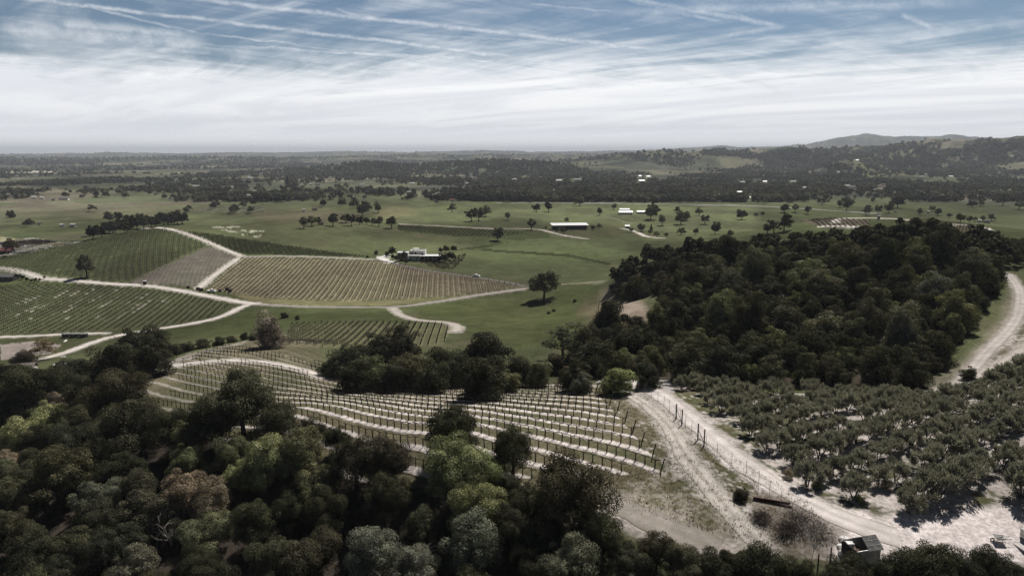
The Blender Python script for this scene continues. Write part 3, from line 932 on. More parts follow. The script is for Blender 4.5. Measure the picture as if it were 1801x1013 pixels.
WOOD = [tuple(ANCH[0][:2]), tuple(ANCH[1][:2] + np.array([0, 2])), tuple(ANCH[2][:2] + np.array([-2, 4])), wu(1668, 160), wu(1700, 175), wu(1735, 200), wu(1752, 225), wu(1755, 250), wu(1735, 300), wu(1660, 325),
        wu(1600, 335), wu(1500, 320), wu(1400, 330), wu(1250, 322), wu(1150, 335), wu(1090, 332), wu(1070, 310), wu(1100, 285), wu(1150, 275), wu(1175, 245), wu(1150, 215), wu(1060, 205), wu(1010, 190), wu(990, 170), wu(1030, 156)]
j0, j1 = np.searchsorted(R, 140), np.searchsorted(R, 430)
s = slice(j0, j1)
ins = np.zeros(GX[s].shape, bool)
for i in range(len(WOOD)):
    x1, y1 = WOOD[i]; x2, y2 = WOOD[(i + 1) % len(WOOD)]
    ins ^= ((y1 > GY[s]) != (y2 > GY[s])) & (GX[s] < (x2 - x1) * (GY[s] - y1) / ((y2 - y1) or 1e-9) + x1)
COL[s] = lerp(COL[s], LITTER * 1.1, feather(ins, 5))
# yard by the sheds and the floor of the olive grove
paint([(1095, 664), (1180, 668), (1190, 690), (1140, 690), (1110, 680)], (0.34, 0.31, 0.30), 0.95, 0.15, 10, 0.05)
paint([(1400, 880), (1520, 900), (1640, 905), (1801, 880), (1840, 980), (1700, 1013), (1500, 1013), (1440, 950)], (0.56, 0.505, 0.485), 0.95, 0.30, 40, 0.05, soft=5)
s, m = inpoly([(1185, 690), (1640, 694), (1801, 650), (2000, 640), (2000, 900), (1780, 880), (1600, 900), (1440, 870), (1330, 800)], rpad=0.05, warp=12)
k = sstep(0.4 * N2[s] + 0.3 * N1[s] + 0.3 * N0[s], 0.42, 0.58) * 0.85
COL[s] = lerp(COL[s], lerp(np.array([0.085, 0.085, 0.045]), PALE * 0.85, k), m)

paint([(1600, 692), (1690, 636), (1755, 565), (1776, 500), (1792, 520), (1782, 572), (1722, 642), (1660, 690)], (0.24, 0.21, 0.17), 0.5, 0.5, warp=14, rpad=0.06, soft=3)
paint([(1320, 868), (1380, 868), (1450, 895), (1500, 935), (1460, 990), (1390, 985), (1330, 915)], (0.125, 0.105, 0.085), 0.72, 0.8, warp=30, rpad=0.05, soft=4)
paint([(1010, 840), (1180, 835), (1290, 905), (1320, 950), (1230, 935), (1090, 870)], (0.11, 0.098, 0.06), 0.55, 0.9, warp=40, rpad=0.05, soft=6)

# patches of lusher and drier growth over the whole valley
lush = sstep(fbm(GX / 48, GY / 85, 4, 95), 0.32, 0.68)
wv_ = sstep(RR, 230, 330)
COL *= (1 + wv_ * (0.36 * lush - 0.17))[..., None] * np.array([1.0, 1.0, 1.0])
COL[..., 0] *= 1 - 0.06 * wv_ * lush
COL[..., 2] *= 1 - 0.08 * wv_ * lush

# ------------------------------------------------------------------ ground sheet
M_ground = bpy.data.materials.new('ground_cover'); M_ground.use_nodes = True
nt = M_ground.node_tree; b = nt.nodes['Principled BSDF']
ca = nt.nodes.new('ShaderNodeAttribute'); ca.attribute_name = 'cover'
t_ = nt.nodes.new('ShaderNodeTexCoord')
g1 = noise(nt, t_.outputs['Object'], 1.7, 5, 0.7); g2 = noise(nt, t_.outputs['Object'], 0.12, 5, 0.65)
gc = mixc(nt, 1.0, ca.outputs['Color'], smooth(nt, g1, 0.3, 0.7, 0.68, 1.32), 'MULTIPLY')
gc = mixc(nt, 1.0, gc, smooth(nt, g2, 0.3, 0.7, 0.84, 1.16), 'MULTIPLY')
link(nt, gc, b.inputs['Base Color'])
b.inputs['Roughness'].default_value = 1.0; b.inputs['Specular IOR Level'].default_value = 0.0
bmp = nt.nodes.new('ShaderNodeBump'); bmp.inputs['Strength'].default_value = 0.5; bmp.inputs['Distance'].default_value = 0.25
link(nt, g1, bmp.inputs['Height']); link(nt, bmp.outputs[0], b.inputs['Normal'])
idx = np.arange(NR * NT).reshape(NR, NT)
fc = np.stack([idx[:-1, :-1], idx[1:, :-1], idx[1:, 1:], idx[:-1, 1:]], -1).reshape(-1, 4)[:, ::-1]
me = new_mesh('ground', np.stack([GX, GY, GZ], -1).reshape(-1, 3), fc, 4, M_ground, None, True)
a = me.attributes.new('cover', 'FLOAT_COLOR', 'POINT')
cc = np.ones((NR * NT, 4), np.float32); cc[:, :3] = np.clip(COL.reshape(-1, 3), 0.004, 0.85)
a.data.foreach_set('color', cc.ravel())
tag(add_obj('ground', me), kind='structure')
del me, cc, fc
#PART2

# ------------------------------------------------------------------ foliage builders
def leaf_cards(r, cen, nrm, L, Wd, bend=0.0):
    """diamond leaf clusters at cen facing nrm"""
    n = len(cen)
    a = r.normal(size=(n, 3)); a -= (a * nrm).sum(1, keepdims=True) * nrm
    a /= np.linalg.norm(a, axis=1, keepdims=True) + 1e-9
    b = np.cross(nrm, a)
    L = (np.asarray(L) * r.uniform(0.65, 1.35, n))[:, None] / 2; Wd = (np.asarray(Wd) * r.uniform(0.7, 1.3, n))[:, None] / 2
    sh = r.uniform(-0.35, 0.35, (n, 1)) * L
    v = np.stack([cen - a * L, cen + b * Wd + a * sh, cen + a * L, cen - b * Wd + a * sh], 1).reshape(-1, 3)
    return v, np.arange(4 * n).reshape(n, 4)


def unitv(v):
    return v / (np.linalg.norm(v, axis=1, keepdims=True) + 1e-9)


def crown_mesh(name, seed, n, L, Wd, W=10.0, hgt=7.0, z0=2.2, nblob=30, mat=None, spread=1.0, core=0.25, skirt=-0.35):
    """a crown of many leaf clumps: sub-crowns over an uneven dome, gaps between them"""
    r = np.random.default_rng(seed)
    Rr = W / 2
    th = r.uniform(0, 2 * np.pi, nblob); cz = r.uniform(skirt, 1.0, nblob)
    d = np.stack([np.sqrt(1 - np.clip(cz, -1, 1) ** 2) * np.cos(th), np.sqrt(1 - np.clip(cz, -1, 1) ** 2) * np.sin(th), cz], 1)
    lump = 0.50 + 0.66 * r.random(nblob)
    d = d * np.array([1 + r.uniform(-.18, .18), 1 + r.uniform(-.18, .18), 1.0]) + np.array([r.uniform(-.12, .12), r.uniform(-.12, .12), 0])
    bc = d * lump[:, None] * np.array([Rr * 0.76, Rr * 0.76, hgt * 0.60]) + np.array([0, 0, z0 + hgt * 0.36])
    br = Rr * (0.15 + 0.30 * r.random(nblob) ** 1.3) * spread
    ncore = int(n * core)
    pick = r.choice(nblob, n - ncore, p=br ** 2 / (br ** 2).sum())
    q = unitv(r.normal(size=(n - ncore, 3)) + np.array([0, 0, 0.35]))
    rad = br[pick][:, None] * (0.55 + 0.5 * r.random((n - ncore, 1)) ** 0.6)
    cen = bc[pick] + q * rad * np.array([1, 1, 0.8])
    nr = unitv(q * 0.9 + r.normal(size=q.shape) * 0.38 + np.array([0, 0, 0.12]))
    q2 = unitv(r.normal(size=(ncore, 3)) + np.array([0, 0, 0.2]))
    c2 = q2 * (0.35 + 0.45 * r.random((ncore, 1))) * np.array([Rr * 0.85, Rr * 0.85, hgt * 0.52]) + np.array([0, 0, z0 + hgt * 0.42])
    cen = np.concatenate([cen, c2]); nr = np.concatenate([nr, unitv(q2 + r.normal(size=q2.shape) * 0.6)])
    cen[:, 2] = np.maximum(cen[:, 2], z0 * 0.25)
    v, f = leaf_cards(r, cen, nr, np.full(len(cen), L), np.full(len(cen), Wd))
    return new_mesh(name, v, f, 4, mat or M_leaf)


def limb(mb, r, p, dirv, length, rad, depth_, n=5, wig=0.25, split=(2, 3)):
    pts = [Vector(p)]; rr = [rad]; d = Vector(dirv).normalized(); k = 4
    for i in range(k):
        d = (d + Vector(r.normal(size=3) * wig * 0.5)).normalized()
        pts.append(pts[-1] + d * length / k); rr.append(rad * (1 - 0.55 * (i + 1) / k))
    mb.tube(pts, rr, n, 0, False)
    if depth_ <= 0:
        return
    for j in range(int(r.integers(split[0], split[1] + 1))):
        t = r.uniform(0.45, 1.0); q = pts[min(int(t * k), k)]
        nd = (d + Vector(r.normal(size=3)) * 0.65).normalized()
        limb(mb, r, q, nd, length * r.uniform(0.55, 0.8), rad * 0.48, depth_ - 1, max(3, n - 1), wig, split)


def trunk_mesh(name, seed, H0=3.0, rad=0.36, reach=4.0, nl=6, mat=None):
    r = np.random.default_rng(seed); mb = MB()
    lean = r.normal(size=2) * 0.15
    pts = [(0, 0, -0.6), (0, 0, 0.15), (lean[0] * .5, lean[1] * .5, H0 * 0.5), (lean[0], lean[1], H0)]
    mb.tube(pts, [rad * 1.5, rad * 1.15, rad * 0.9, rad * 0.75], 8, 0, False)
    for i in range(nl):
        a = 2 * math.pi * (i + r.uniform(-.3, .3)) / nl
        limb(mb, r, (lean[0], lean[1], H0 * r.uniform(0.75, 1.0)), (math.cos(a), math.sin(a), r.uniform(0.5, 1.3)), reach * r.uniform(0.8, 1.1), rad * 0.5, 1, 5)
    return mb.mesh(name, mat or M_bark, True)


def bare_mesh(name, seed, h, mat, depth_=4, nl=3, rad=0.12, spread_=0.7):
    r = np.random.default_rng(seed); mb = MB()
    for i in range(nl):
        a = 2 * math.pi * (i + r.uniform(-.3, .3)) / nl
        limb(mb, r, (0.05 * math.cos(a), 0.05 * math.sin(a), -0.1), (math.cos(a) * spread_, math.sin(a) * spread_, 1.0), h * 0.45, rad, depth_, 5, 0.4, (2, 4))
    return mb.mesh(name, mat)


CR_HI = [crown_mesh('oak_crown', 100 + i, 34000, 0.25, 0.16, nblob=30 + 9 * (i % 4), hgt=6.4 + 0.6 * (i % 4)) for i in range(9)]
CR_MID = [crown_mesh('oak_crown', 200 + i, 14000, 0.38, 0.25, nblob=36 + 8 * (i % 4), hgt=7.2 + 0.7 * (i % 4), z0=0.3, skirt=-0.95) for i in range(9)]
CR_LO = [crown_mesh('oak_crown', 300 + i, 1500, 1.05, 0.75, nblob=20 + 2 * i, hgt=6.2 + 0.5 * (i % 3)) for i in range(5)]
CR_LO2 = [crown_mesh('oak_crown', 350 + i, 1100, 0.95, 0.6, nblob=30, hgt=6.6, z0=2.0, spread=0.62, core=0.08) for i in range(4)]
CR_AIRY = [crown_mesh('airy_crown', 400 + i, 3400, 0.42, 0.25, nblob=42, hgt=7.2, z0=2.4, spread=0.62, core=0.06) for i in range(3)]
CR_LONE = [crown_mesh('oak_crown', 450 + i, 7000, 0.50, 0.30, nblob=46, hgt=6.4, z0=2.3, spread=0.72, core=0.12) for i in range(2)]
TR = [trunk_mesh('oak_trunk', 500 + i) for i in range(4)]
TR_S = trunk_mesh('oak_trunk', 520, 2.4, 0.34, 3.0, 4)

DARK, DOLV, MIDG, PALEG, YELG, BRN, TAN, GRYG, PINK = ((0.050, 0.051, 0.032), (0.078, 0.076, 0.048), (0.135, 0.140, 0.078), (0.270, 0.270, 0.155), (0.215, 0.232, 0.112),
                                                         (0.074, 0.066, 0.046), (0.235, 0.188, 0.138), (0.140, 0.140, 0.102), (0.27, 0.225, 0.205))
CNAME = {DARK: 'near-black', DOLV: 'dark olive', MIDG: 'mid green', PALEG: 'pale green', YELG: 'yellow-green', BRN: 'dull brown', TAN: 'tan', GRYG: 'grey-green', PINK: 'pinkish grey'}
TREES = []


def tree(x, y, w, col, lod='mid', name='live_oak', label=None, group=None, hz=1.0, var=0.12, crown=None, trunk=None, parts=True, cat='tree', sink=0.0):
    z = float(H(x, y))
    k = w / 10.0
    me = crown or random.choice({'hi': CR_HI, 'mid': CR_MID, 'lo': CR_LO, 'lo2': CR_LO2, 'airy': CR_AIRY, 'lone': CR_LONE}[lod])
    f = 1 + random.uniform(-var, var)
    c = (col[0] * f * random.uniform(.94, 1.06), col[1] * f, col[2] * f * random.uniform(.9, 1.1), 1)
    sc = (k * random.uniform(.94, 1.06), k * random.uniform(.94, 1.06), k * hz)
    if not parts:
        o = add_obj(name, me); o.location = (x, y, z - sink); o.rotation_euler = (0, 0, random.uniform(0, 6.28)); o.scale = sc; o.color = c
        tag(o, label, cat, group)
    else:
        o = thing(name, label, cat, (x, y, z - sink), random.uniform(0, 6.28), group, sc)
        add_obj('trunk', trunk or (random.choice(TR) if lod in ('hi', 'mid', 'lone') else TR_S), o)
        cr = add_obj('crown', me, o); cr.color = c
    rec = dict(o=o, x=x, y=y, w=w, col=col, d=depth(x, y, z))
    rec['u'], rec['v'], _ = (float(q) for q in project(x, y, z + 6 * k))
    TREES.append(rec)
    return rec


def tree_px(u, v, w, col, lod='hi', k=0.55, **kw):
    """a tree whose crown centre is seen at (u, v), w photo pixels wide"""
    x, y, z = at1(u, v, k * w)
    d = depth(x, y, z)
    return tree(x, y, w * d / F, col, lod, **kw)


ORD = ['', 'first', 'second', 'third', 'fourth', 'fifth', 'sixth', 'seventh', 'eighth', 'ninth', 'tenth', 'eleventh', 'twelfth']


def nth(i):
    return '%d%s' % (i, 'th' if 10 <= i % 100 <= 20 else {1: 'st', 2: 'nd', 3: 'rd'}.get(i % 10, 'th'))


def rank_labels(recs, nband, fmt, key='d'):
    """tell look-alikes apart by the rank (from the front) and the place in it (from the left)"""
    recs = sorted(recs, key=lambda r: r[key])
    n = len(recs)
    for bnd in range(nband):
        part_ = sorted(recs[bnd * n // nband:(bnd + 1) * n // nband], key=lambda r: r['u'])
        for i, r in enumerate(part_):
            r['o']['label'] = fmt.format(col=CNAME[r['col']], i=nth(i + 1), b=ORD[bnd + 1])


# --- the wood below the camera: crowns as the photograph shows them
FG = [(40, 700, 110, DARK), (15, 660, 60, DARK), (105, 668, 95, DARK), (104, 708, 62, TAN), (88, 742, 84, PALEG), (40, 778, 80, PALEG), (15, 815, 75, TAN), (200, 705, 105, BRN),
      (160, 690, 70, DARK), (245, 745, 120, DOLV), (305, 765, 85, DARK), (335, 775, 66, MIDG), (425, 714, 122, DOLV), (385, 735, 100, DARK), (490, 745, 80, DOLV), (545, 765, 56, DARK),
      (592, 775, 46, DARK), (470, 815, 105, PALEG), (530, 800, 100, MIDG), (428, 845, 66, PALEG), (565, 845, 90, MIDG), (625, 810, 105, BRN), (690, 815, 90, BRN), (800, 768, 96, DARK),
      (902, 797, 84, DARK), (795, 838, 120, YELG), (850, 835, 90, YELG), (842, 890, 100, YELG), (835, 955, 115, GRYG), (1008, 875, 145, BRN), (655, 985, 110, GRYG),
      (100, 845, 120, DOLV), (170, 875, 92, GRYG), (55, 890, 74, DOLV), (330, 815, 80, MIDG), (325, 868, 100, TAN), (258, 895, 108, DOLV), (375, 885, 80, TAN), (300, 925, 70, DARK),
      (205, 975, 90, DARK), (130, 960, 95, DOLV), (60, 985, 95, DARK), (160, 915, 80, DOLV), (240, 1000, 80, GRYG), (450, 930, 95, DARK), (510, 905, 80, DARK), (545, 975, 105, BRN),
      (478, 995, 95, DOLV), (360, 1005, 90, DARK), (725, 1010, 90, GRYG), (905, 925, 80, DARK), (935, 995, 90, DARK), (1060, 950, 96, DOLV), (1105, 985, 90, DOLV), (1155, 975, 72, BRN),
      (1010, 995, 105, GRYG), (1195, 1000, 80, DOLV), (1245, 1000, 92, DARK), (1330, 1000, 105, DOLV), (1285, 990, 66, DARK), (1405, 1013, 80, DARK), (1480, 1020, 84, DARK),
      (1625, 1005, 105, DOLV), (1685, 1015, 80, DARK), (1742, 1003, 74, DARK), (1795, 1015, 54, DARK), (1565, 1018, 76, DARK), (10, 740, 70, DARK), (20, 940, 80, DOLV),
      (130, 790, 90, DARK), (190, 800, 90, DARK), (570, 900, 90, DARK), (690, 880, 90, DARK), (930, 885, 76, DARK), (958, 935, 90, DARK), (890, 868, 60, DARK), (880, 905, 70, BRN), (930, 940, 80, DARK)]
fg = [tree_px(u, v, w, c, 'hi', 0.5, group='oaks of the wood below the camera') for (u, v, w, c) in FG]
# trees between and beneath them
MASKP = np.array([(-200, 665), (60, 690), (150, 700), (215, 715), (330, 715), (430, 715), (510, 745), (600, 800), (700, 825), (770, 800), (850, 815), (880, 830), (940, 850), (960, 880),
                  (1080, 930), (1090, 975), (1250, 1010), (1450, 1040), (1800, 1045), (1800, 1300), (-200, 1300)], float)


def in_px(u, v, poly):
    c = False; n = len(poly)
    for i in range(n):
        x1, y1 = poly[i]; x2, y2 = poly[(i + 1) % n]
        if (y1 > v) != (y2 > v) and u < (x2 - x1) * (v - y1) / (y2 - y1) + x1:
            c = not c
    return c


pts = [(r['x'], r['y'], r['w']) for r in fg]
tries = 0
while tries < 2600:
    tries += 1
    x = random.uniform(-120, 62); y = random.uniform(60, 150)
    w = random.uniform(6.0, 8.5)
    if any((x - a) ** 2 + (y - b) ** 2 < (0.40 * (w + c)) ** 2 for a, b, c in pts):
        continue
    z = float(H(x, y))
    u, v, d = (float(q) for q in project(x, y, z + 0.85 * w))
    if not in_px(u, v, MASKP) or v > 1080 or u < -120 or u > 1880:
        continue
    pts.append((x, y, w))
    fg.append(tree(x, y, w, random.choice([DARK, DARK, DOLV, DOLV, MIDG]), 'hi', group='oaks of the wood below the camera'))
rank_labels(fg, 7, '{col} oak, {i} from the left in the {b} rank of the wood below', 'd')

# leafless, pale dead trees in the wood
for i, (u, v, w, lab) in enumerate([(300, 945, 46, 'bleached dead tree with forked bare branches standing above the dark hollow'), (205, 985, 50, 'pale leafless tree with tangled crooked twigs at the lower edge'),
                                    (40, 905, 40, 'grey bare-branched tree among the oaks at the far left edge'), (745, 1000, 50, 'grey twiggy tree beside the grey-green oak at the bottom')]):
    x, y, z = at1(u, v, 0.7 * w)
    s_ = w * depth(x, y, z) / F
    o = thing('dead_tree', lab, 'dead tree', (x, y, float(H(x, y)) + 1.5), random.uniform(0, 6), None, 1.0)
    add_obj('trunk', bare_mesh('dead_limbs', 900 + i, s_ * 1.7, M_deadwood, 3, 3, 0.11), o)

# --- the wooded hill on the right
wood = []
# --- trees of the middle distance the photograph shows one by one
GROVE = [(612, 625, 80, DARK), (662, 605, 80, DARK), (652, 648, 78, MIDG), (702, 602, 80, DARK), (722, 642, 88, DOLV), (772, 622, 72, DARK), (850, 605, 110, DARK), (850, 645, 115, DARK), (802, 642, 80, DARK),
         (910, 642, 80, DOLV), (946, 650, 66, MIDG), (893, 658, 60, MIDG), (622, 655, 68, DARK), (690, 655, 70, DOLV), (760, 655, 70, DARK), (585, 640, 46, DARK)]
grove = [tree_px(u, v, w, c, 'mid', 0.5, hz=0.82, group='oaks of the dark grove behind the bench') for (u, v, w, c) in GROVE]
rank_labels(grove, 2, '{col} oak, {i} from the left in the {b} rank of the middle grove')
EDGE = [(1010, 652, 66, DARK, None), (1050, 612, 86, DARK, None), (1085, 650, 82, YELG, 'rounded light yellow-green tree at the corner of the vineyard and fence'), (1022, 668, 44, GRYG, 'small pale grey-green tree just left of the rounded light green one'),
        (990, 590, 76, GRYG, 'airy grey-green tree on the grass left of the wooded hill'), (975, 630, 50, DOLV, None), (1100, 595, 60, DARK, None), (1140, 650, 60, DARK, None)]
for (u, v, w, c, lab) in EDGE:
    r = tree_px(u, v, w, c, 'airy' if (u == 990) else 'mid', 0.55, label=lab, hz=0.66 if u == 1085 else 0.85)
    if lab is None:
        wood.append(r)
CLUMP = [(232, 592, 78, DARK), (200, 632, 88, DARK), (262, 622, 70, DARK), (182, 640, 70, DOLV), (272, 602, 56, DARK), (225, 645, 60, DARK)]
clump = [tree_px(u, v, w, c, 'mid', 0.55, group='oaks of the dark clump left of the domed vineyard') for (u, v, w, c) in CLUMP]
rank_labels(clump, 2, '{col} oak, {i} from left in the {b} rank of the clump by the dome')


def poly_w(x, y, poly):
    return in_px(x, y, poly)


wx = [p[0] for p in WOOD]; wy = [p[1] for p in WOOD]
pw = [(r['x'], r['y'], r['w']) for r in wood + grove]
cand = []
tries = 0
while tries < 16000:
    tries += 1
    x = random.uniform(min(wx), max(wx)); y = random.uniform(min(wy), max(wy))
    if not poly_w(x, y, WOOD):
        continue
    w = random.choice([5.5, 7, 8.5, 10, 11.5, 13]) * random.uniform(.92, 1.08) * (0.86 if y < 185 else 1.0)
    if any((x - a) ** 2 + (y - b) ** 2 < (0.36 * (w + c)) ** 2 for a, b, c in pw):
        continue
    pw.append((x, y, w)); cand.append((x, y, w))
cand.sort(key=lambda t: math.hypot(t[0], t[1]))
for (x, y, w) in cand[:292]:
    c = random.choices([DARK, DOLV, BRN, MIDG, GRYG, YELG], [40, 30, 10, 12, 5, 2.0])[0]
    wood.append(tree(x, y, w, c, 'mid', name='oak_tree', hz=random.uniform(.78, 1.25), var=0.3, group='oaks of the wooded hill'))
rest = cand[292:]
if rest:
    V = []
    src = [np.array([v.co[:] for v in m.vertices]) for m in CR_LO]
    for (x, y, w) in rest:
        co = random.choice(src); a = random.uniform(0, 6.28); ca, sa = math.cos(a), math.sin(a); k = w / 10
        V.append(np.stack([(co[:, 0] * ca - co[:, 1] * sa) * k + x, (co[:, 0] * sa + co[:, 1] * ca) * k + y, (co[:, 2] - 1.2) * k + float(H(x, y))], 1))
    V = np.concatenate(V)
    o = add_obj('oak_wood', new_mesh('oak_wood', V, np.arange(len(V)).reshape(-1, 4), 4, M_leaf)); o.color = (*DARK, 1)
    tag(o, 'oaks at the back of the wooded hill', kind='stuff')
print('rest', len(rest))
print('wood', len(wood), 'fg', len(fg))
rank_labels(wood, 12, '{col} oak, {i} from the left in the {b} rank up the wooded hill')

LONE = [(957, 496, 56, (GRYG), 'lone', 'broad solitary oak in the pasture at the tip of the striped vineyard', 1.0), (151, 468, 34, GRYG, 'lone', 'solitary leaning oak at the foot of the left vineyard hill', 1.3),
        (474, 576, 64, PINK, 'mid', 'pinkish grey blossoming tree on the crest beside the domed vineyard', 1.0)]
for (u, v, w, c, l, lab, hz) in LONE:
    tree_px(u, v, w, c, l, 0.56, label=lab, hz=hz)
SHR = [(300, 614, 36, DARK), (328, 608, 30, DARK), (357, 602, 30, DOLV), (385, 598, 28, DARK), (408, 594, 24, DOLV), (430, 590, 22, DARK), (445, 592, 20, DARK)]
sh = [tree_px(u, v, w, c, 'mid', 0.35, name='shrub', cat='shrub', parts=False, hz=0.8, sink=0.6, group='shrubs of the hedge along the domed vineyard') for (u, v, w, c) in SHR]
rank_labels(sh, 1, '{col} rounded shrub, {i} from the left in the hedge along the domed vineyard')
for (u, v, w, c, lab) in [(501, 553, 17, DARK, 'dark rounded shrub on the grass right of the blossoming tree'), (523, 558, 12, BRN, 'small brown shrub on a bare patch right of the blossoming tree'),
                          (974, 545, 8, DARK, 'upper of two small dark shrubs on the slope below the solitary oak'), (965, 549, 8, DARK, 'lower of two small dark shrubs on the slope below the solitary oak'),
                          (1011, 528, 7, DARK, 'tiny dark shrub beside the bare patch on the slope'), (1303, 866, 36, BRN, 'round dark brown bush on the fence line beside the timber pile'),
                          (75, 615, 48, TAN, 'leafless tan thicket on bare ground beside the white track'), (45, 628, 40, BRN, 'brown bush at the end of the leafless thicket'),
                          (1437, 848, 24, YELG, 'bright green weed clump at the edge of the olive grove road'), (1388, 832, 26, TAN, 'straw-coloured weed clump at the edge of the olive grove road'),
                          (1512, 872, 20, YELG, 'small green weed clump on pale dirt before the corner olive'), (1560, 850, 26, TAN, 'straw-coloured tuft between the olives near the yard'),
                          (1615, 668, 20, YELG, 'small bright green bush in shade where the hill track enters'), (1068, 672, 22, DOLV, 'low bush beside the white boulders at the vineyard corner'),
                          (1705, 655, 34, DOLV, 'round olive bush at the wood edge beside the hill track')]:
    tree_px(u, v, w, c, 'mid', 0.36, name='shrub', cat='shrub', parts=False, hz=0.85, sink=0.3, label=lab, crown=CR_AIRY[1] if c == TAN else None)
def twig_crown(seed, R_=1.6, n=2600, mat=None):
    r = np.random.default_rng(seed)
    q = unitv(r.normal(size=(n, 3)) + np.array([0, 0, .7])); q[:, 2] = np.abs(q[:, 2])
    cen = q * r.uniform(.3, 1.0, (n, 1)) * np.array([R_ * (1 + .3 * r.random()), R_, R_ * .7]) + np.array([0, 0, .2])
    out = unitv(q + r.normal(size=q.shape) * .4); sd_ = unitv(np.cross(out, r.normal(size=q.shape)))
    L_ = r.uniform(.2, .55, (n, 1)); w_ = r.uniform(.012, .03, (n, 1))
    v = np.stack([cen - out * L_ * .5, cen + sd_ * w_, cen + out * L_ * .5, cen - sd_ * w_], 1).reshape(-1, 3)
    return new_mesh('twigs', v, np.arange(4 * n).reshape(n, 4), 4, mat or M_twig)


# bare bushes by the fence
for i, (u, v, w, mt, lab) in enumerate([(1405, 905, 60, M_twig, 'large leafless brown bush between the fence and the timber pile'), (1440, 925, 50, M_deadwood, 'pale leafless bush behind the small shed'),
                                        (1385, 925, 40, M_twig, 'leafless bush below the timber pile'), (1340, 905, 36, M_twig, 'sparse leafless bush left of the timber pile')]):
    x, y, z = at1(u, v, 0.3 * w); s_ = w * depth(x, y, z) / F
    o = thing('bare_bush', lab, 'bush', (x, y, float(H(x, y))))
    add_obj('stem', bare_mesh('bare_bush', 930 + i, s_ * 0.9, mt, 3, 7, 0.05, 1.1), o)
    add_obj('twigs', twig_crown(940 + i, s_ * 0.6, 1500, mt), o)

# ------------------------------------------------------------------ olive grove
def olive_crown(seed, n=3600):
    r = np.random.default_rng(seed)
    nb = 26
    th = r.uniform(0, 6.283, nb); rad = np.sqrt(r.random(nb)) * 1.75
    bc = np.stack([rad * np.cos(th), rad * np.sin(th), 2.35 + r.uniform(-0.7, 0.95, nb) - 0.16 * rad ** 2], 1)
    pick = r.integers(0, nb, n)
    q = unitv(r.normal(size=(n, 3)))
    cen = bc[pick] + q * r.uniform(0.15, 0.8, (n, 1)) * np.array([0.8, 0.8, 1.0])
    out = unitv(np.stack([cen[:, 0], cen[:, 1], (cen[:, 2] - 1.2) * 1.3 + 1.3], 1) + r.normal(size=(n, 3)) * 0.45)
    side = unitv(np.cross(out, r.normal(size=(n, 3))))
    L = r.uniform(0.22, 0.55, (n, 1)); wd = r.uniform(0.035, 0.075, (n, 1))
    v = np.stack([cen - out * L * 0.5, cen + side * wd, cen + out * L * 0.6, cen - side * wd], 1).reshape(-1, 3)
    return new_mesh('olive_crown', v, np.arange(4 * n).reshape(n, 4), 4, M_olive)


def olive_trunk(seed):
    r = np.random.default_rng(seed); mb = MB()
    for i in range(3):
        a = i * 2.1 + r.uniform(0, 1)
        limb(mb, r, (0.08 * math.cos(a), 0.08 * math.sin(a), -0.2), (math.cos(a) * .5, math.sin(a) * .5, 1), 2.2, 0.11, 1, 5)
    return mb.mesh('olive_trunk', M_bark)


OC = [olive_crown(600 + i) for i in range(6)]
OT = [olive_trunk(620 + i) for i in range(4)]
OLV = (0.215, 0.213, 0.180)
o_edge = poly_px([(1196, 690), (1232, 708), (1262, 732), (1292, 758), (1335, 800), (1385, 838), (1450, 868), (1570, 898), (1640, 905), (1700, 900), (1801, 880)], 20)
back = poly_px([(1190, 678), (1400, 692), (1620, 702), (1680, 700), (1740, 668), (1801, 640)], 20)
OPOLY = [tuple(p[:2]) for p in o_edge] + [wu(2050, 100), wu(2050, 128)] + [tuple(p[:2]) for p in back[::-1]]
od = unit(18.4, 9.0); on = (-od[1], od[0])
x0, y0 = OPOLY[len(o_edge) // 3]
nol = 0
rows_ol = {}; extra_ol = []
for i in range(-16, 22):
    for j in range(-14, 40):
        x = x0 + od[0] * j * 2.9 + on[0] * i * 5.5 + random.gauss(0, .2); y = y0 + od[1] * j * 2.9 + on[1] * i * 5.5 + random.gauss(0, .2)
        if poly_w(x, y, OPOLY) and random.random() > 0.03:
            rows_ol.setdefault(i, []).append((x, y))
for ri, i in enumerate(sorted(rows_ol)):
    for n_, (x, y) in enumerate(rows_ol[i]):
        u, v, d = project(x, y, float(H(x, y)))
        if u > 1860:
            continue
        if nol >= 300 or (u > 1815):
            extra_ol.append((x, y)); continue
        nol += 1
        sc = random.uniform(0.70, 1.0) * (1.32 if d < 95 else 1.0)
        o = thing('olive_tree', 'grey-green olive tree, %s from the road in the %s row of the grove' % (nth(n_ + 1), nth(ri + 1)), 'olive tree', (x, y, float(H(x, y))), random.uniform(0, 6.28), 'olive trees of the grove', (sc, sc, sc * random.uniform(.92, 1.12)))
        add_obj('trunk', random.choice(OT), o)
        c = add_obj('crown', random.choice(OC), o); f = random.uniform(.85, 1.15)
        c.color = (OLV[0] * f, OLV[1] * f, OLV[2] * f, 1)
if extra_ol:
    V = []; nb_ = 0
    big = [np.array([v.co[:] for v in m.vertices]) for m in OC[:2]]
    for (x, y) in extra_ol:
        co = big[random.randrange(2)]; a = random.uniform(0, 6.28); ca, sa = math.cos(a), math.sin(a); sc = random.uniform(.9, 1.15)
        V.append(np.stack([(co[:, 0] * ca - co[:, 1] * sa) * sc + x, (co[:, 0] * sa + co[:, 1] * ca) * sc + y, co[:, 2] * sc + float(H(x, y))], 1))
    V = np.concatenate(V)
    o = add_obj('olive_grove', new_mesh('olive_grove', V, np.arange(len(V)).reshape(-1, 4), 4, M_olive)); o.color = (*OLV, 1)
    tag(o, 'olive trees of the grove beyond the counted ones', kind='stuff')
print('olives', nol, len(extra_ol))
up_ol = 0
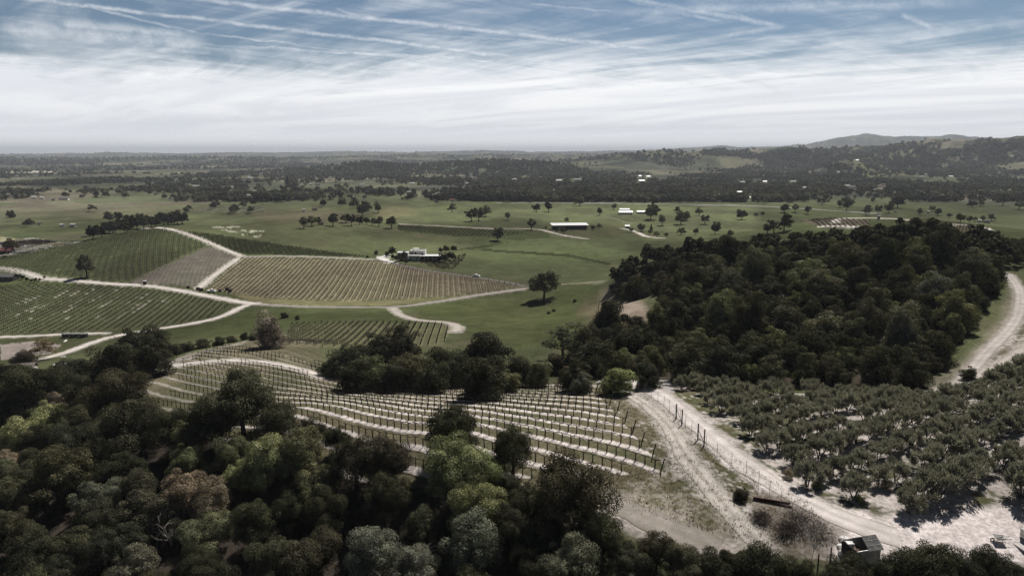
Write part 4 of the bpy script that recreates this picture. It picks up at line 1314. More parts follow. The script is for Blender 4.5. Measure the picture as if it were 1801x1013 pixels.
ub = [wu(1740, 250), wu(1765, 235), wu(1990, 235), wu(1990, 320), wu(1735, 330)]
for i in range(-20, 20):
    for j in range(-20, 20):
        x = ub[0][0] + 60 + i * 5.0 + random.gauss(0, .4); y = 285 + j * 5.0 + random.gauss(0, .4)
        u, v, d = project(x, y, float(H(x, y)) + 2)
        if 1745 < u < 1860 and 412 < v < 462 and up_ol < 90 and d < 340:
            up_ol += 1
            sc = random.uniform(1.0, 1.3)
            o = add_obj('orchard_tree', random.choice(OC)); o.location = (x, y, float(H(x, y))); o.scale = (sc,) * 3; o.rotation_euler = (0, 0, random.uniform(0, 6)); o.color = (0.055, 0.06, 0.036, 1)
            tag(o, 'small dark green orchard tree on the slope right of the wooded hill', 'orchard tree', 'trees of the hillside orchard')

# ------------------------------------------------------------------ near vineyard: every vine of the front rows by itself
def vine_mesh(seed):
    r = np.random.default_rng(seed); mb = MB()
    h = 1.30 + r.uniform(-.06, .06)
    pts = [(0, 0, -0.1), (r.normal() * .03, r.normal() * .03, 0.4), (r.normal() * .04, r.normal() * .04, 0.8), (0, 0, h)]
    mb.tube(pts, [0.10, 0.08, 0.07, 0.075], 6)
    mb.tube([(0.07, 0.05, -0.1), (0.06, 0.05, 1.75 + r.uniform(-.15, .15))], 0.03, 4)
    return mb.mesh('vine_trunk', M_vine), None


def cordon_mesh(seed):
    r = np.random.default_rng(seed); mb = MB()
    h = 1.28
    for s_ in (-1, 1):
        p = [(0, 0, h - 0.05)] + [(s_ * t, r.normal() * .025, h + 0.06 + r.normal() * .03) for t in (0.25, 0.5, 0.72)]
        mb.tube(p, [0.06, 0.055, 0.05, 0.04], 5)
        for t in np.arange(0.12, 0.75, 0.14):
            if r.random() < 0.85:
                l = r.uniform(0.08, 0.26)
                mb.tube([(s_ * t, 0, h + 0.05), (s_ * t + r.normal() * .05, r.normal() * .06, h + 0.06 + l)], [0.018, 0.010], 3)
    return mb.mesh('vine_cordon', M_vine)


VT = [vine_mesh(700 + i)[0] for i in range(5)]; VC = [cordon_mesh(720 + i) for i in range(5)]
ang_near = math.atan2(DIR_NEAR[1], DIR_NEAR[0])
vines = []
ends_pt = {}
dome_g = poly_px([(205, 670), (260, 652), (330, 640), (400, 634), (470, 638), (530, 650), (572, 664)])
ROWS_K = [-6, -5, -4, -3, -2, -1] + list(range(0, 40))
for kx in ROWS_K:
    c_ = C0 + kx * SPN
    s_end = END[kx, 0] * DIR_NEAR[0] + END[kx, 1] * DIR_NEAR[1] if 0 <= kx <= 8 else None
    s0 = s_end + 0.9 if s_end is not None else -60
    cnt = 0
    for q in range(0, 130):
        s_ = s0 + q * 1.55
        x = DIR_NEAR[0] * s_ + nN[0] * c_; y = DIR_NEAR[1] * s_ + nN[1] * c_
        z = float(H(x, y)); u, v, d = (float(t) for t in project(x, y, z))
        if not in_px(u, v, POLY_NEAR) or d > 235 or y < 60:
            continue
        if np.hypot(dome_g[:, 0] - x, dome_g[:, 1] - y).min() < 2.6:
            continue
        cnt += 1
        if random.random() < 0.02:
            continue
        vines.append((d, x, y, z, kx, cnt))
vines.sort()
ROWN = ['front', 'second', 'third', 'fourth', 'fifth', 'sixth', 'seventh', 'eighth', 'ninth']
ROWN += ['first half-hidden', 'second half-hidden', 'third half-hidden']
ROWI = {**{k: k for k in range(9)}, -1: 9, -2: 10, -3: 11}
near_v = [q for q in vines if q[4] in ROWI][:300]
nset = set((q[1], q[2]) for q in near_v)
for (d, x, y, z, kx, cnt) in near_v:
    o = thing('grapevine', 'leafless grapevine, %s from the %s in the %s vine row' % (nth(cnt), 'leaning end post' if kx >= 0 else 'right', ROWN[ROWI[kx]]), 'grapevine', (x, y, z), ang_near + random.gauss(0, .06), 'bare vines of the near vineyard', random.uniform(.92, 1.08))
    add_obj('trunk', random.choice(VT), o); add_obj('cordon', random.choice(VC), o)


def merged(name, meshes, places, mats, label=None):
    """one object of many copies: places = (x, y, z, angle, scale)"""
    data = []
    for me in meshes:
        n = len(me.vertices); co = np.empty(n * 3); me.vertices.foreach_get('co', co)
        data.append((co.reshape(-1, 3), [tuple(p.vertices) for p in me.polygons]))
    V = []; Fa = []; b = 0
    for (x, y, z, a, s_) in places:
        co, fs = data[random.randrange(len(data))]
        ca, sa = math.cos(a), math.sin(a)
        V.append(np.stack([(co[:, 0] * ca - co[:, 1] * sa) * s_ + x, (co[:, 0] * sa + co[:, 1] * ca) * s_ + y, co[:, 2] * s_ + z], 1))
        Fa += [tuple(b + i for i in f) for f in fs]; b += len(co)
    me = bpy.data.meshes.new(name); me.from_pydata(np.concatenate(V).tolist(), [], Fa); me.materials.append(mats); me.update()
    return tag(add_obj(name, me), label, None, None, 'stuff')


def small_vine(seed):
    r = np.random.default_rng(seed); mb = MB()
    mb.tube([(0, 0, -0.1), (0.02, 0, 0.6), (0, 0, 1.5)], [0.085, 0.075, 0.05], 4)
    mb.tube([(-0.72, 0, 1.26), (0, 0.02, 1.24), (0.72, 0, 1.27)], [0.045, 0.06, 0.045], 4)
    for t in (-.5, -.2, .3, .6):
        mb.tube([(t, 0, 1.1), (t + r.normal() * .05, r.normal() * .05, 1.36)], [0.02, 0.01], 3)
    return mb.mesh('vine_copy', M_vine)


merged('vineyard_vines', [small_vine(740 + i) for i in range(3)], [(x, y, z, ang_near, random.uniform(.9, 1.1)) for (d, x, y, z, kx, cnt) in vines if (x, y) not in nset], M_vine,
       'bare vines in the rear rows of the domed vineyard')
print('vines', len(vines))
# leaning end posts and the wires between
for kx in range(9):
    x, y = END[kx, 0], END[kx, 1]
    z = float(H(x, y)); mb = MB()
    a = (-DIR_NEAR[0], -DIR_NEAR[1])
    mb.tube([(0, 0, -0.2), (a[0] * 0.5, a[1] * 0.5, 2.0)], [0.105, 0.09], 8)
    t = thing('end_post', 'dark leaning wooden end post of the %s vine row' % ROWN[kx], 'post', (x, y, z), 0, 'end posts of the vine rows')
    mb.build('post', M_post, t)
    mw = MB(); mw.tube([(a[0] * .46, a[1] * .46, 1.85), (a[0] * 1.5, a[1] * 1.5, 0.02)], 0.012, 3)
    mw.build('stay_wire', M_steel, t)

# ------------------------------------------------------------------ far vineyards: rows of vines nobody could count
def far_field(name, poly, d, sp, along, label, hh=1.3, wd=0.5, thick=0.34, arm=0.28, mat=None):
    g = np.array(poly, float); g3 = at(g[:, 0], g[:, 1])
    n = (-d[1], d[0])
    a = g3[:, 0] * d[0] + g3[:, 1] * d[1]; c = g3[:, 0] * n[0] + g3[:, 1] * n[1]
    rc = np.arange(math.floor(c.min() / sp), math.ceil(c.max() / sp) + 1) + 0.5
    aa = np.arange(a.min(), a.max(), along)
    CC, AA = np.meshgrid(rc * sp, aa)
    CC = CC.ravel(); AA = AA.ravel() + rng.normal(0, .12, CC.size)
    X = d[0] * AA + n[0] * CC; Y = d[1] * AA + n[1] * CC
    Z = H(X, Y); u, v, dd = project(X, Y, Z)
    ins = np.zeros(X.shape, bool)
    for i in range(len(g)):
        x1, y1 = g[i]; x2, y2 = g[(i + 1) % len(g)]
        ins ^= ((y1 > v) != (y2 > v)) & (u < (x2 - x1) * (v - y1) / ((y2 - y1) or 1e-9) + x1)
    rr = np.hypot(g3[:, 0], g3[:, 1])
    ins &= (np.hypot(X, Y) > rr.min() * .85) & (np.hypot(X, Y) < rr.max() * 1.15) & (rng.random(X.shape) > 0.04)
    X, Y, Z = X[ins], Y[ins], Z[ins]; m = len(X)
    base = np.stack([X, Y, Z], 1)
    dv = np.array([d[0], d[1], 0]); nv = np.array([n[0], n[1], 0]); up = np.array([0, 0, 1.0])
    h = (hh * rng.uniform(.8, 1.15, m))[:, None]
    vs = []
    for ax in (dv, nv):
        vs.append(np.stack([base - ax * thick / 2 - up * .1, base + ax * thick / 2 - up * .1, base + ax * thick * .3 + up * h, base - ax * thick * .3 + up * h], 1))
    l = along * 0.5
    for ax, off in ((up, 0.85), (nv, 0.95)):
        o_ = base + up * hh * off * 0.9
        vs.append(np.stack([o_ - dv * l - ax * arm / 2, o_ + dv * l - ax * arm / 2, o_ + dv * l + ax * arm / 2, o_ - dv * l + ax * arm / 2], 1))
    v = np.concatenate(vs).reshape(-1, 3)
    me = new_mesh(name, v, np.arange(len(v)).reshape(-1, 4), 4, mat or M_vine)
    o = add_obj(name, me); o.color = (0.035, 0.036, 0.021, 1)
    tag(o, label, None, None, 'stuff')


far_field('vineyard_vines', POLY_BROWN, DIR_BROWN, 3.0, 2.0, 'bare vine rows of the brown striped vineyard', 1.1, thick=0.22, arm=0.2)
far_field('vineyard_vines', POLY_LEFT, DIR_LEFT, 3.4, 1.8, 'vine rows of the green field by the water tanks', 1.15, thick=0.22, arm=0.24, mat=M_leaf)
far_field('vineyard_vines', POLY_HILL, DIR_HILL, 3.2, 2.4, 'vine rows over the left hill', 1.1, thick=0.26, arm=0.2, mat=M_leaf)
far_field('vineyard_vines', POLY_LOW, DIR_LOW, 2.6, 1.6, 'vine rows of the small vineyard behind the dark grove', 1.2, thick=0.2, arm=0.16)
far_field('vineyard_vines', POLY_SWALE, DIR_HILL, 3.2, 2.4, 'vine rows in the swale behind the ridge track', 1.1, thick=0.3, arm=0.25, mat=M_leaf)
far_field('vineyard_vines', [(0, 427), (60, 420), (100, 427), (150, 424), (60, 444), (0, 451)], unit(0.2, 1), 4.5, 3.0, 'vine rows on the white soil at the left edge', 1.2, thick=0.4, arm=0.3)
far_field('vineyard_vines', [(700, 397), (860, 405), (930, 409), (880, 417), (800, 415), (700, 405)], unit(0.1, 1), 4.0, 3.0, 'vine rows beyond the white house', 1.3, thick=0.4, arm=0.35, mat=M_leaf)
far_field('vineyard_vines', [(1405, 389), (1470, 384), (1530, 389), (1530, 401), (1450, 401)], unit(0.3, 1), 3.0, 2.4, 'vine rows of the brown block behind the wooded hill', 1.2, thick=0.3, arm=0.22)
far_field('vineyard_vines', [(1625, 387), (1690, 394), (1738, 402), (1738, 408), (1640, 415), (1625, 400)], unit(-0.3, 1), 3.0, 2.4, 'vine rows of the tan block right of the wooded hill', 1.2, thick=0.3, arm=0.22)

# ------------------------------------------------------------------ the fence between the two tracks
FP = poly_px([(1096, 672), (1147, 700), (1178, 722), (1208, 752), (1252, 795), (1310, 832), (1345, 862), (1395, 915), (1438, 985)], 4)[:, :2]
L = np.concatenate([[0], np.cumsum(np.hypot(*np.diff(FP, axis=0).T))])


def fpos(s_):
    x = float(np.interp(s_, L, FP[:, 0])); y = float(np.interp(s_, L, FP[:, 1]))
    return x, y, float(H(x, y))


fx, fy, fz = fpos(0)
fence = thing('wire_fence', 'tall wire fence on thin steel posts between the two dirt tracks', 'fence', (fx, fy, fz))


def rel(p):
    return (p[0] - fx, p[1] - fy, p[2] - fz)


for s_ in np.arange(0, L[-1], 3.1):
    x, y, z = fpos(s_); mb = MB()
    mb.tube([rel((x, y, z - .3)), rel((x + random.gauss(0, .04), y + random.gauss(0, .04), z + 2.1))], 0.032, 5)
    mb.build('steel_post', M_steel, fence)
BR = [(1121, 688), (1189, 737), (1199, 748), (1227, 774), (1238, 785)]
for i, (u, v) in enumerate(BR):
    x, y, z = at1(u, v); mb = MB()
    mb.tube([rel((x, y, z - .4)), rel((x, y, z + 2.9))], [0.12, 0.105], 8)
    o = mb.build('timber_post', M_post, fence); o['label'] = 'thick dark timber post'
for i in (1, 3):
    a = at1(*BR[i]); b_ = at1(*BR[i + 1]); mb = MB()
    mb.tube([rel((a[0], a[1], a[2] + 2.0)), rel((b_[0], b_[1], b_[2] + 0.5))], 0.05, 6)
    mb.build('brace_rail', M_post, fence)
for hh in (0.2, 0.55, 0.9, 1.25, 1.6, 2.0):
    mb = MB(); q = []
    for s_ in np.arange(0, L[-1], 1.55):
        x, y, z = fpos(s_); q.append(rel((x, y, z + hh)))
    mb.tube(q, 0.009, 3)
    mb.build('wire', M_steel, fence)

# ------------------------------------------------------------------ near yard: shed, timber, boulders, house corner
def place(u, v):
    x, y, z = at1(u, v)
    return x, y, z, depth(x, y, z) / F


x, y, z, s_ = place(1512, 984)
shed = thing('garden_shed', 'small grey shed with half its roof missing beside the dirt yard', 'shed', (x, y, z - 0.05), math.radians(14))
mb = MB()
mb.box((0, -1.25, 1.05), (3.2, 0.08, 2.1)); mb.box((0, -1.305, 1.1), (3.24, 0.03, 0.05)); mb.box((1.62, 0, 1.05), (0.08, 2.42, 2.1)); mb.box((0, 1.25, 1.05), (3.2, 0.08, 2.1))
mb.add([(1.585, -1.2, 2.1), (1.585, 1.2, 2.1), (1.585, 0, 2.95), (1.655, -1.2, 2.1), (1.655, 1.2, 2.1), (1.655, 0, 2.95)], [(0, 1, 2), (5, 4, 3), (0, 2, 5, 3), (2, 1, 4, 5)])
mb.build('wall', M_sheet, shed)
mb = MB(); mb.box((-1.62, 0, 1.05), (0.08, 2.42, 2.1)); o = mb.build('side_wall', M_dark, shed); o['label'] = 'dark side wall'  # left wall darker than the sheet-metal walls
mb = MB()
mb.add([(-0.1, -1.45, 1.97), (1.85, -1.45, 1.97), (1.85, 0, 3.02), (-0.1, 0, 3.02), (1.85, 1.45, 1.97), (-0.1, 1.45, 1.97),
        (-0.1, -1.45, 2.03), (1.85, -1.45, 2.03), (1.85, 0, 3.08), (-0.1, 0, 3.08), (1.85, 1.45, 2.03), (-0.1, 1.45, 2.03)],
       [(3, 2, 1, 0), (5, 4, 2, 3), (6, 7, 8, 9), (9, 8, 10, 11), (0, 1, 7, 6), (1, 2, 8, 7), (2, 4, 10, 8), (4, 5, 11, 10), (0, 6, 9, 3), (3, 9, 11, 5)])
for t in np.arange(0.05, 1.85, 0.16):
    mb.tube([(t, -1.46, 2.03), (t, 0, 3.09)], 0.022, 4)
for q in (0.33, 0.66):
    mb.box((0.875, -1.45 * (1 - q), 2.04 + q * 1.05), (1.95, 0.05, 0.03))
mb.build('roof_panel', base_mat('weathered_roof_sheet', (0.20, 0.20, 0.19), 0.6, 0.35, 2.2, 0.4, 0.2), shed)
for xx in (-1.5, -0.8, -0.12):
    mb = MB(); mb.tube([(xx, -1.25, 2.1), (xx, 0, 2.98), (xx, 1.25, 2.1)], 0.035, 4); mb.build('rafter', M_dark, shed)
mb = MB(); mb.box((0, 0, 0.04), (3.1, 2.3, 0.08)); mb.build('floor', M_dark, shed)
ca, sa = math.cos(math.radians(14)), math.sin(math.radians(14))
for i, (dx, dy, hz_, sz, mt, lab) in enumerate([(-1.15, 0.5, 1.0, 0.75, M_white, 'white box on top inside the roofless half of the shed'), (-0.5, 0.2, 0.75, 0.7, M_blackp, 'black crate inside the roofless half of the shed'),
                                                (-1.1, -0.5, 0.85, 0.6, M_rust, 'brown crate inside the roofless half of the shed'), (-0.45, -0.65, 0.7, 0.5, M_white, 'small white crate by the front wall inside the shed')]):
    mb = MB(); mb.box((0, 0, hz_), (sz, sz * .8, 2 * hz_)); mb.box((0, 0, 2 * hz_ + 0.03), (sz + .06, sz * .8 + .06, 0.06))
    o = mb.build('crate', mt); o.location = (x + dx * ca - dy * sa, y + dx * sa + dy * ca, z + 0.05); o.rotation_euler = (0, 0, 0.4 * i); tag(o, lab, 'crate')
# pale sheets and sacks leaning left of the shed
for i, (u, v, sz, lab) in enumerate([(1484, 950, 0.9, 'upper white sack heap left of the small shed'), (1478, 962, 0.7, 'low white sack beside the dark stump by the shed'), (1486, 975, 1.1, 'lowest and broadest white sack left of the small shed')]):
    xx, yy, zz, q = place(u, v); mb = MB()
    prof = [(0.02, -0.05), (sz * .5, 0.0), (sz * .55, sz * .18), (sz * .4, sz * .42), (sz * .16, sz * .55), (0.03, sz * .56)]
    mb.lathe(prof, 10); me = mb.mesh('sack', M_white, True)
    for vt in me.vertices:
        vt.co.x *= 1.3; vt.co += Vector((random.gauss(0, .04), random.gauss(0, .04), random.gauss(0, .03)))
    o = add_obj('sack', me); o.location = (xx, yy, zz); tag(o, lab, 'sack')
for (u, v, h, lab) in [(1438, 1003, 2.1, 'dark short post standing left of the shed among oaks'), (1460, 992, 2.2, 'tilted dark post right beside the shed bushes')]:
    xx, yy, zz, q = place(u, v); mb = MB(); mb.tube([(0, 0, -.3), (random.gauss(0, .1), 0, h)], [0.09, 0.08], 7); mb.tube([(0, 0, h * .99), (0.01, 0, h + .04)], [0.085, 0.05], 7)
    o = mb.build('post', M_post); o.location = (xx, yy, zz); tag(o, lab, 'post')
# long rusty beams stacked by the fence
xx, yy, zz, q = place(1358, 886)
for i, (du, dz, ln, lab) in enumerate([(0, 0.14, 4.9, 'lower rust-brown steel beam of the pile by the fence'), (0.38, 0.14, 4.5, 'rear rust-brown beam lying in the pile by the fence'), (0.2, 0.43, 4.7, 'topmost rust-brown beam of the pile by the fence')]):
    mb = MB(); mb.box((0, 0, 0.12), (ln, 0.2, 0.02)); mb.box((0, 0, -0.12), (ln, 0.2, 0.02)); mb.box((0, 0, 0), (ln, 0.03, 0.217))
    o = mb.build('steel_beam', M_rust); o.location = (xx, yy + du, zz + dz); o.rotation_euler = (0, 0, math.radians(-24 + 2 * i)); tag(o, lab, 'beam')
# boulders at the corner of the vineyard
for i, (u, v, sz, lab) in enumerate([(1056, 675, 1.0, 'largest white boulder at the far corner of the vineyard'), (1062, 671, 0.8, 'rear white boulder at the far corner of the vineyard'), (1090, 668, 0.9, 'pale rock slab left of the corner fence post'),
                                     (1106, 667, 0.8, 'pale rock right of the slab under the light green tree'), (1119, 668, 0.6, 'small pale rock beside the corner fence post')]):
    xx, yy, zz, q = place(u, v); mb = MB(); mb.lathe([(0.05, -.15), (.6 * sz, -.05), (.75 * sz, .25 * sz), (.5 * sz, .55 * sz), (.1 * sz, .65 * sz)], 9)
    me = mb.mesh('boulder', M_stone)
    r = np.random.default_rng(i)
    for vt in me.vertices:
        vt.co *= float(r.uniform(.8, 1.25)); vt.co.x *= 1.3
    o = add_obj('boulder', me); o.location = (xx, yy, zz); o.rotation_euler = (0, 0, i); tag(o, lab, 'boulder')
# the farm building cut by the right edge
xx, yy, zz, q = place(1856, 965)
bld = thing('farmhouse', 'dark timber farm building with deep eaves cut by the right edge', 'house', (xx, yy, zz), math.radians(8))
MB().box((3.3, 1.4, 1.4), (6.0, 5.0, 2.8)).build('wall', M_dark, bld)
MB().box((3.0, 1.4, 2.9), (7.2, 6.4, 0.2)).box((3.0, 1.4, 3.06), (6.6, 5.8, 0.12)).build('roof', M_dark, bld)
mb = MB(); mb.box((1.2, -1.11, 1.0), (0.9, 0.06, 2.0)); mb.build('door', M_cream, bld)
mb = MB(); mb.box((2.6, -1.115, 1.5), (0.9, 0.05, 0.9)); wn = mb.build('window', M_white, bld); mb = MB(); mb.box((2.6, -1.15, 1.5), (0.75, 0.03, 0.75)); mb.build('pane', M_glass, wn)
mb = MB(); mb.tube([(-0.35, -1.5, 0), (-0.35, -1.5, 2.8)], 0.09, 6); mb.build('porch_post', M_dark, bld)
cx_, cy_, cz_, q = place(1806, 962)
mb = MB(); mb.box((0, 0, 0.0), (4.6, 3.4, 0.16)); o = mb.build('concrete_pad', M_concrete); o.location = (cx_ + 1.2, cy_, cz_ + 0.05); o.rotation_euler = (0, 0, math.radians(8)); tag(o, kind='structure')
xx, yy, zz, q = place(1806, 946)
t = thing('storage_chest', 'grey metal chest with a pale lid on the concrete by the farm building', 'chest', (xx, yy, zz + .1), math.radians(8))
MB().box((0, 0, 0.5), (1.3, 0.8, 1.0)).build('body', M_sheet, t); MB().box((0, 0, 1.04), (1.38, 0.88, 0.08)).build('lid', M_concrete, t)
xx, yy, zz, q = place(1757, 952)
t = thing('wheelbarrow', 'white wheelbarrow with long handles at the edge of the dirt yard', 'wheelbarrow', (xx, yy, zz), math.radians(-10))
mb = MB(); mb.add([(-.35, -.25, .35), (.4, -.25, .35), (.4, .25, .35), (-.35, .25, .35), (-.65, -.42, .75), (.65, -.42, .7), (.65, .42, .7), (-.65, .42, .75)],
                  [(3, 2, 1, 0), (0, 1, 5, 4), (1, 2, 6, 5), (2, 3, 7, 6), (3, 0, 4, 7)]); mb.build('tray', M_white, t)
mb = MB()
for k in range(16):
    a0, a1 = 2 * math.pi * k / 16, 2 * math.pi * (k + 1) / 16
    mb.tube([(-.75 + .2 * math.cos(a0), 0, .2 + .2 * math.sin(a0)), (-.75 + .2 * math.cos(a1), 0, .2 + .2 * math.sin(a1))], 0.06, 5)
mb.build('wheel', M_tyre, t)
for yy_ in (-.28, .28):
    mb = MB(); mb.tube([(-.75, yy_ * .4, .22), (-.2, yy_, .34), (1.25, yy_ * 1.1, .62)], 0.03, 5); mb.build('handle', M_dark, t)
    mb = MB(); mb.tube([(.45, yy_, .4), (.6, yy_, 0)], 0.025, 5); mb.build('leg', M_dark, t)

# ------------------------------------------------------------------ weeds on the open ground
wv = []; r = np.random.default_rng(77)
wu_ = r.uniform(950, 1700, 9000); wv_ = r.uniform(672, 985, 9000)
keep = [i for i in range(9000) if in_px(wu_[i], wv_[i], [(1050, 678), (1120, 676), (1250, 780), (1420, 880), (1480, 960), (1330, 960), (1120, 900), (960, 800), (1170, 830)])][:2600]
g = at(wu_[keep], wv_[keep])
nb = 5
base = np.repeat(g, nb, 0) + np.concatenate([r.normal(0, .12, (len(g) * nb, 2)), np.zeros((len(g) * nb, 1))], 1)
h = r.uniform(.08, .38, (len(base), 1)); a = r.uniform(0, 6.28, len(base)); dv = np.stack([np.cos(a), np.sin(a), np.zeros_like(a)], 1)
lean = np.concatenate([r.normal(0, .14, (len(base), 2)), h], 1)
v = np.stack([base - dv * .035, base + dv * .035, base + lean], 1).reshape(-1, 3)
M_weed = leaf_mat('dry_weeds', 0.3, 0.5, 0.4)
o = add_obj('weeds', new_mesh('weeds', v, np.arange(len(v)).reshape(-1, 3), 3, M_weed)); o.color = (0.13, 0.115, 0.06, 1)
tag(o, 'dry weeds and short grass between the tracks', kind='stuff')

# ------------------------------------------------------------------ valley: water tanks, vehicles, equipment
for i, (u, lab) in enumerate([(117, 'left of three dark water tanks beside the field track'), (132, 'middle of three dark water tanks beside the field track'), (147.5, 'right of three dark water tanks beside the field track')]):
    xx, yy, zz, q = place(u, 593)
    t = thing('water_tank', lab, 'water tank', (xx, yy, zz), 0, 'water tanks by the track', 13.6 * q / 3.4)
    mb = MB(); mb.lathe([(1.7, -0.3), (1.7, 0.55), (1.73, 0.58), (1.73, 0.66), (1.7, 0.7), (1.7, 1.35), (1.73, 1.38), (1.73, 1.46), (1.68, 1.5), (1.68, 1.7)], 28); mb.build('shell', M_tank, t)
    mb = MB(); mb.lathe([(1.72, 1.7), (1.55, 1.85), (0.9, 2.1), (0.35, 2.2), (0.05, 2.2)], 28); mb.build('lid', M_tanktop, t)
    mb = MB(); mb.lathe([(0.3, 2.2), (0.3, 2.36), (0.05, 2.4)], 14); mb.build('hatch', M_tank, t)


def wheel(parent, x, y, r_=0.36, w_=0.24):
    mb = MB(); mb.tube([(x, y - w_ / 2, r_), (x, y + w_ / 2, r_)], r_, 14)
    o = mb.build('wheel', M_tyre, parent)
    mb = MB(); mb.tube([(x, y - w_ / 2 - .01, r_), (x, y + w_ / 2 + .01, r_)], r_ * .55, 10); mb.build('rim', M_steel, o)


def car(u, v, rz, label, kind='car', body=M_white):
    xx, yy, zz, q = place(u, v)
    t = thing('parked_car' if kind == 'car' else 'pickup_truck', label, 'car' if kind == 'car' else 'pickup truck', (xx, yy, zz + .05), rz)
    prof = {'car': [(-2.2, .35), (-2.2, .85), (-1.5, 1.0), (-1.0, 1.45), (.7, 1.45), (1.3, .98), (2.1, .85), (2.2, .35)],
            'truck': [(-2.6, .45), (-2.6, 1.05), (-.4, 1.05), (-.3, 1.75), (.9, 1.75), (1.5, 1.1), (2.5, 1.0), (2.6, .45)]}[kind]
    vs = [(a, -.88, b) for a, b in prof] + [(a, .88, b) for a, b in prof]; n = len(prof)
    fs = [tuple(range(n)), tuple(range(n, 2 * n))[::-1]] + [(i, i + n, (i + 1) % n + n, (i + 1) % n) for i in range(n)]
    MB().add(vs, fs).build('body', body, t)
    for yy_ in (-.89, .89):
        mb = MB(); a, b, c_, d_ = ((-.9, .95), (-.65, 1.36), (.6, 1.36), (1.1, 1.0)) if kind == 'car' else ((-.25, 1.1), (-.2, 1.65), (.8, 1.65), (1.3, 1.15))
        mb.add([(p[0], yy_, p[1]) for p in (a, b, c_, d_)] + [(p[0], yy_ * .97, p[1]) for p in (a, b, c_, d_)], [(0, 1, 2, 3), (7, 6, 5, 4), (0, 4, 5, 1), (1, 5, 6, 2), (2, 6, 7, 3), (3, 7, 4, 0)]); mb.build('window', M_glass, t)
    mb = MB(); p0, p1 = ((.75, 1.44), (1.28, 1.0)) if kind == 'car' else ((.95, 1.72), (1.46, 1.12))
    mb.add([(p0[0] + .03, -.75, p0[1]), (p0[0] + .03, .75, p0[1]), (p1[0] + .03, .75, p1[1]), (p1[0] + .03, -.75, p1[1])], [(0, 1, 2, 3)]); mb.build('windscreen', M_glass, t)
    k = 1.45 if kind == 'car' else 1.75
    for a in (-k, k * .93):
        for b in (-.78, .78):
            wheel(t, a, b)
    return t


car(838, 487, math.radians(-22), 'white car on the dark lane right of the white house')
car(372, 514, math.radians(-8), 'white pickup among farm bins at the foot of the purple field', 'truck')
car(24, 491, math.radians(15), 'white pickup parked beside the grey-roofed shed at the left edge', 'truck')
for i, (u, v, lab) in enumerate([(348, 510, 'leftmost dark bin beside the white pickup'), (354, 512, 'second dark bin left of the white pickup'), (387, 513, 'dark bin just right of the white pickup'),
                                 (400, 511, 'tall dark bin at the right end of the farm yard'), (405, 514, 'low dark bin at the right end of the farm yard'), (331, 507, 'small dark bin alone on the verge')]):
    xx, yy, zz, q = place(u, v)
    t = thing('farm_bin', lab, 'bin', (xx, yy, zz), random.uniform(0, 3), 'bins of the farm yard', random.uniform(.9, 1.3))
    MB().box((0, 0, .75), (1.5, 1.2, 1.3), 0, 0, 1.12).build('bin_body', M_dark, t); MB().box((0, 0, 1.46), (1.75, 1.42, .12)).build('rim', M_rust, t)
    for a in (-.5, .5):
        MB().box((a, 0, .05), (.14, 1.1, .1)).build('skid', M_dark, t)
xx, yy, zz, q = place(255, 501)
t = thing('kiosk', 'small dark upright hut with a pale cap beside the valley road', 'hut', (xx, yy, zz), .2)
MB().box((0, 0, 1.15), (1.5, 1.5, 2.3)).build('cabin', M_dark, t); MB().box((0, 0, 2.36), (1.8, 1.8, .14), 0, 0, .8).build('cap', M_roofw, t); MB().box((0, -.765, 1.05), (.8, .05, 1.9)).build('door', M_rust, t)


# ------------------------------------------------------------------ buildings
def win(parent, c, w, h, ax='y'):
    mb = MB(); s1 = (w + .2, .08, h + .2) if ax == 'y' else (.08, w + .2, h + .2); mb.box(c, s1); o = mb.build('window', M_cream, parent)
    d_ = (c[0], c[1] - .05, c[2]) if ax == 'y' else (c[0] - .05, c[1], c[2])
    mb = MB(); mb.box(d_, (w, .06, h) if ax == 'y' else (.06, w, h)); mb.build('pane', M_glass, o)


xx, yy, zz, q = place(719, 459.5)
zz -= 0.3
hs = thing('white_house', 'white flat-roofed country house with a grey-green wing above the striped vineyard', 'house', (xx, yy, zz), 0, None, q / 0.41)
MB().box((3.9, 3, 1.9), (7.8, 6, 4.4)).build('grey_wing', M_plaster, hs)
MB().box((3.9, 3, 4.2), (8.0, 6.2, .2)).build('wing_roof', M_concrete, hs)
MB().box((5.5, 11, 3), (11, 8, 6.8)).box((5.5, 7.1, 6.7), (11.2, .3, .7)).box((5.5, 14.9, 6.7), (11.2, .3, .7)).box((.1, 11, 6.7), (.3, 7.5, .7)).box((10.9, 11, 6.7), (.3, 7.5, .7)).build('main_block', M_white, hs)
mb = MB()
for a, b in ((2.2, 9.5), (5.4, 9.5), (2.2, 12.3), (5.4, 12.3)):
    mb.box((a, b, 7.2), (.5, .5, 1.6))
mb.box((3.8, 10.9, 8.1), (4.2, 3.8, .25)); mb.build('roof_pavilion', M_white, hs)
MB().box((15.2, 6.2, 1.8), (14.8, 6.2, 3.6)).build('porch_wing', M_dark, hs)  # dark block: the shade under the porch is put into its colour
MB().box((15.4, 5.6, 3.75), (15.6, 8.4, .3)).build('porch_roof', M_roofw, hs)
for k in range(6):
    mb = MB(); mb.box((8.4 + k * 2.8, 1.8, 1.75), (.28, .28, 3.7)); mb.build('column', M_cream, hs)
MB().box((-5.8, 12, 2.5), (7.8, 6, 5.4)).build('side_wing', M_white, hs)
MB().box((-5.8, 12, 5.28), (8.2, 6.4, .2)).build('side_roof', M_roofw, hs)
for k in range(4):
    win(hs, (-8.7 + k * 1.9, 8.97, 3.4), .9, 1.8)
for (a, z_) in ((1.5, 5.0), (4.0, 5.0), (8.9, 4.6)):
    win(hs, (a, 6.97, z_), 1.1, 1.5)
for a in (1.6, 5.6):
    win(hs, (a, -.03, 2.0), 1.2, 1.5)
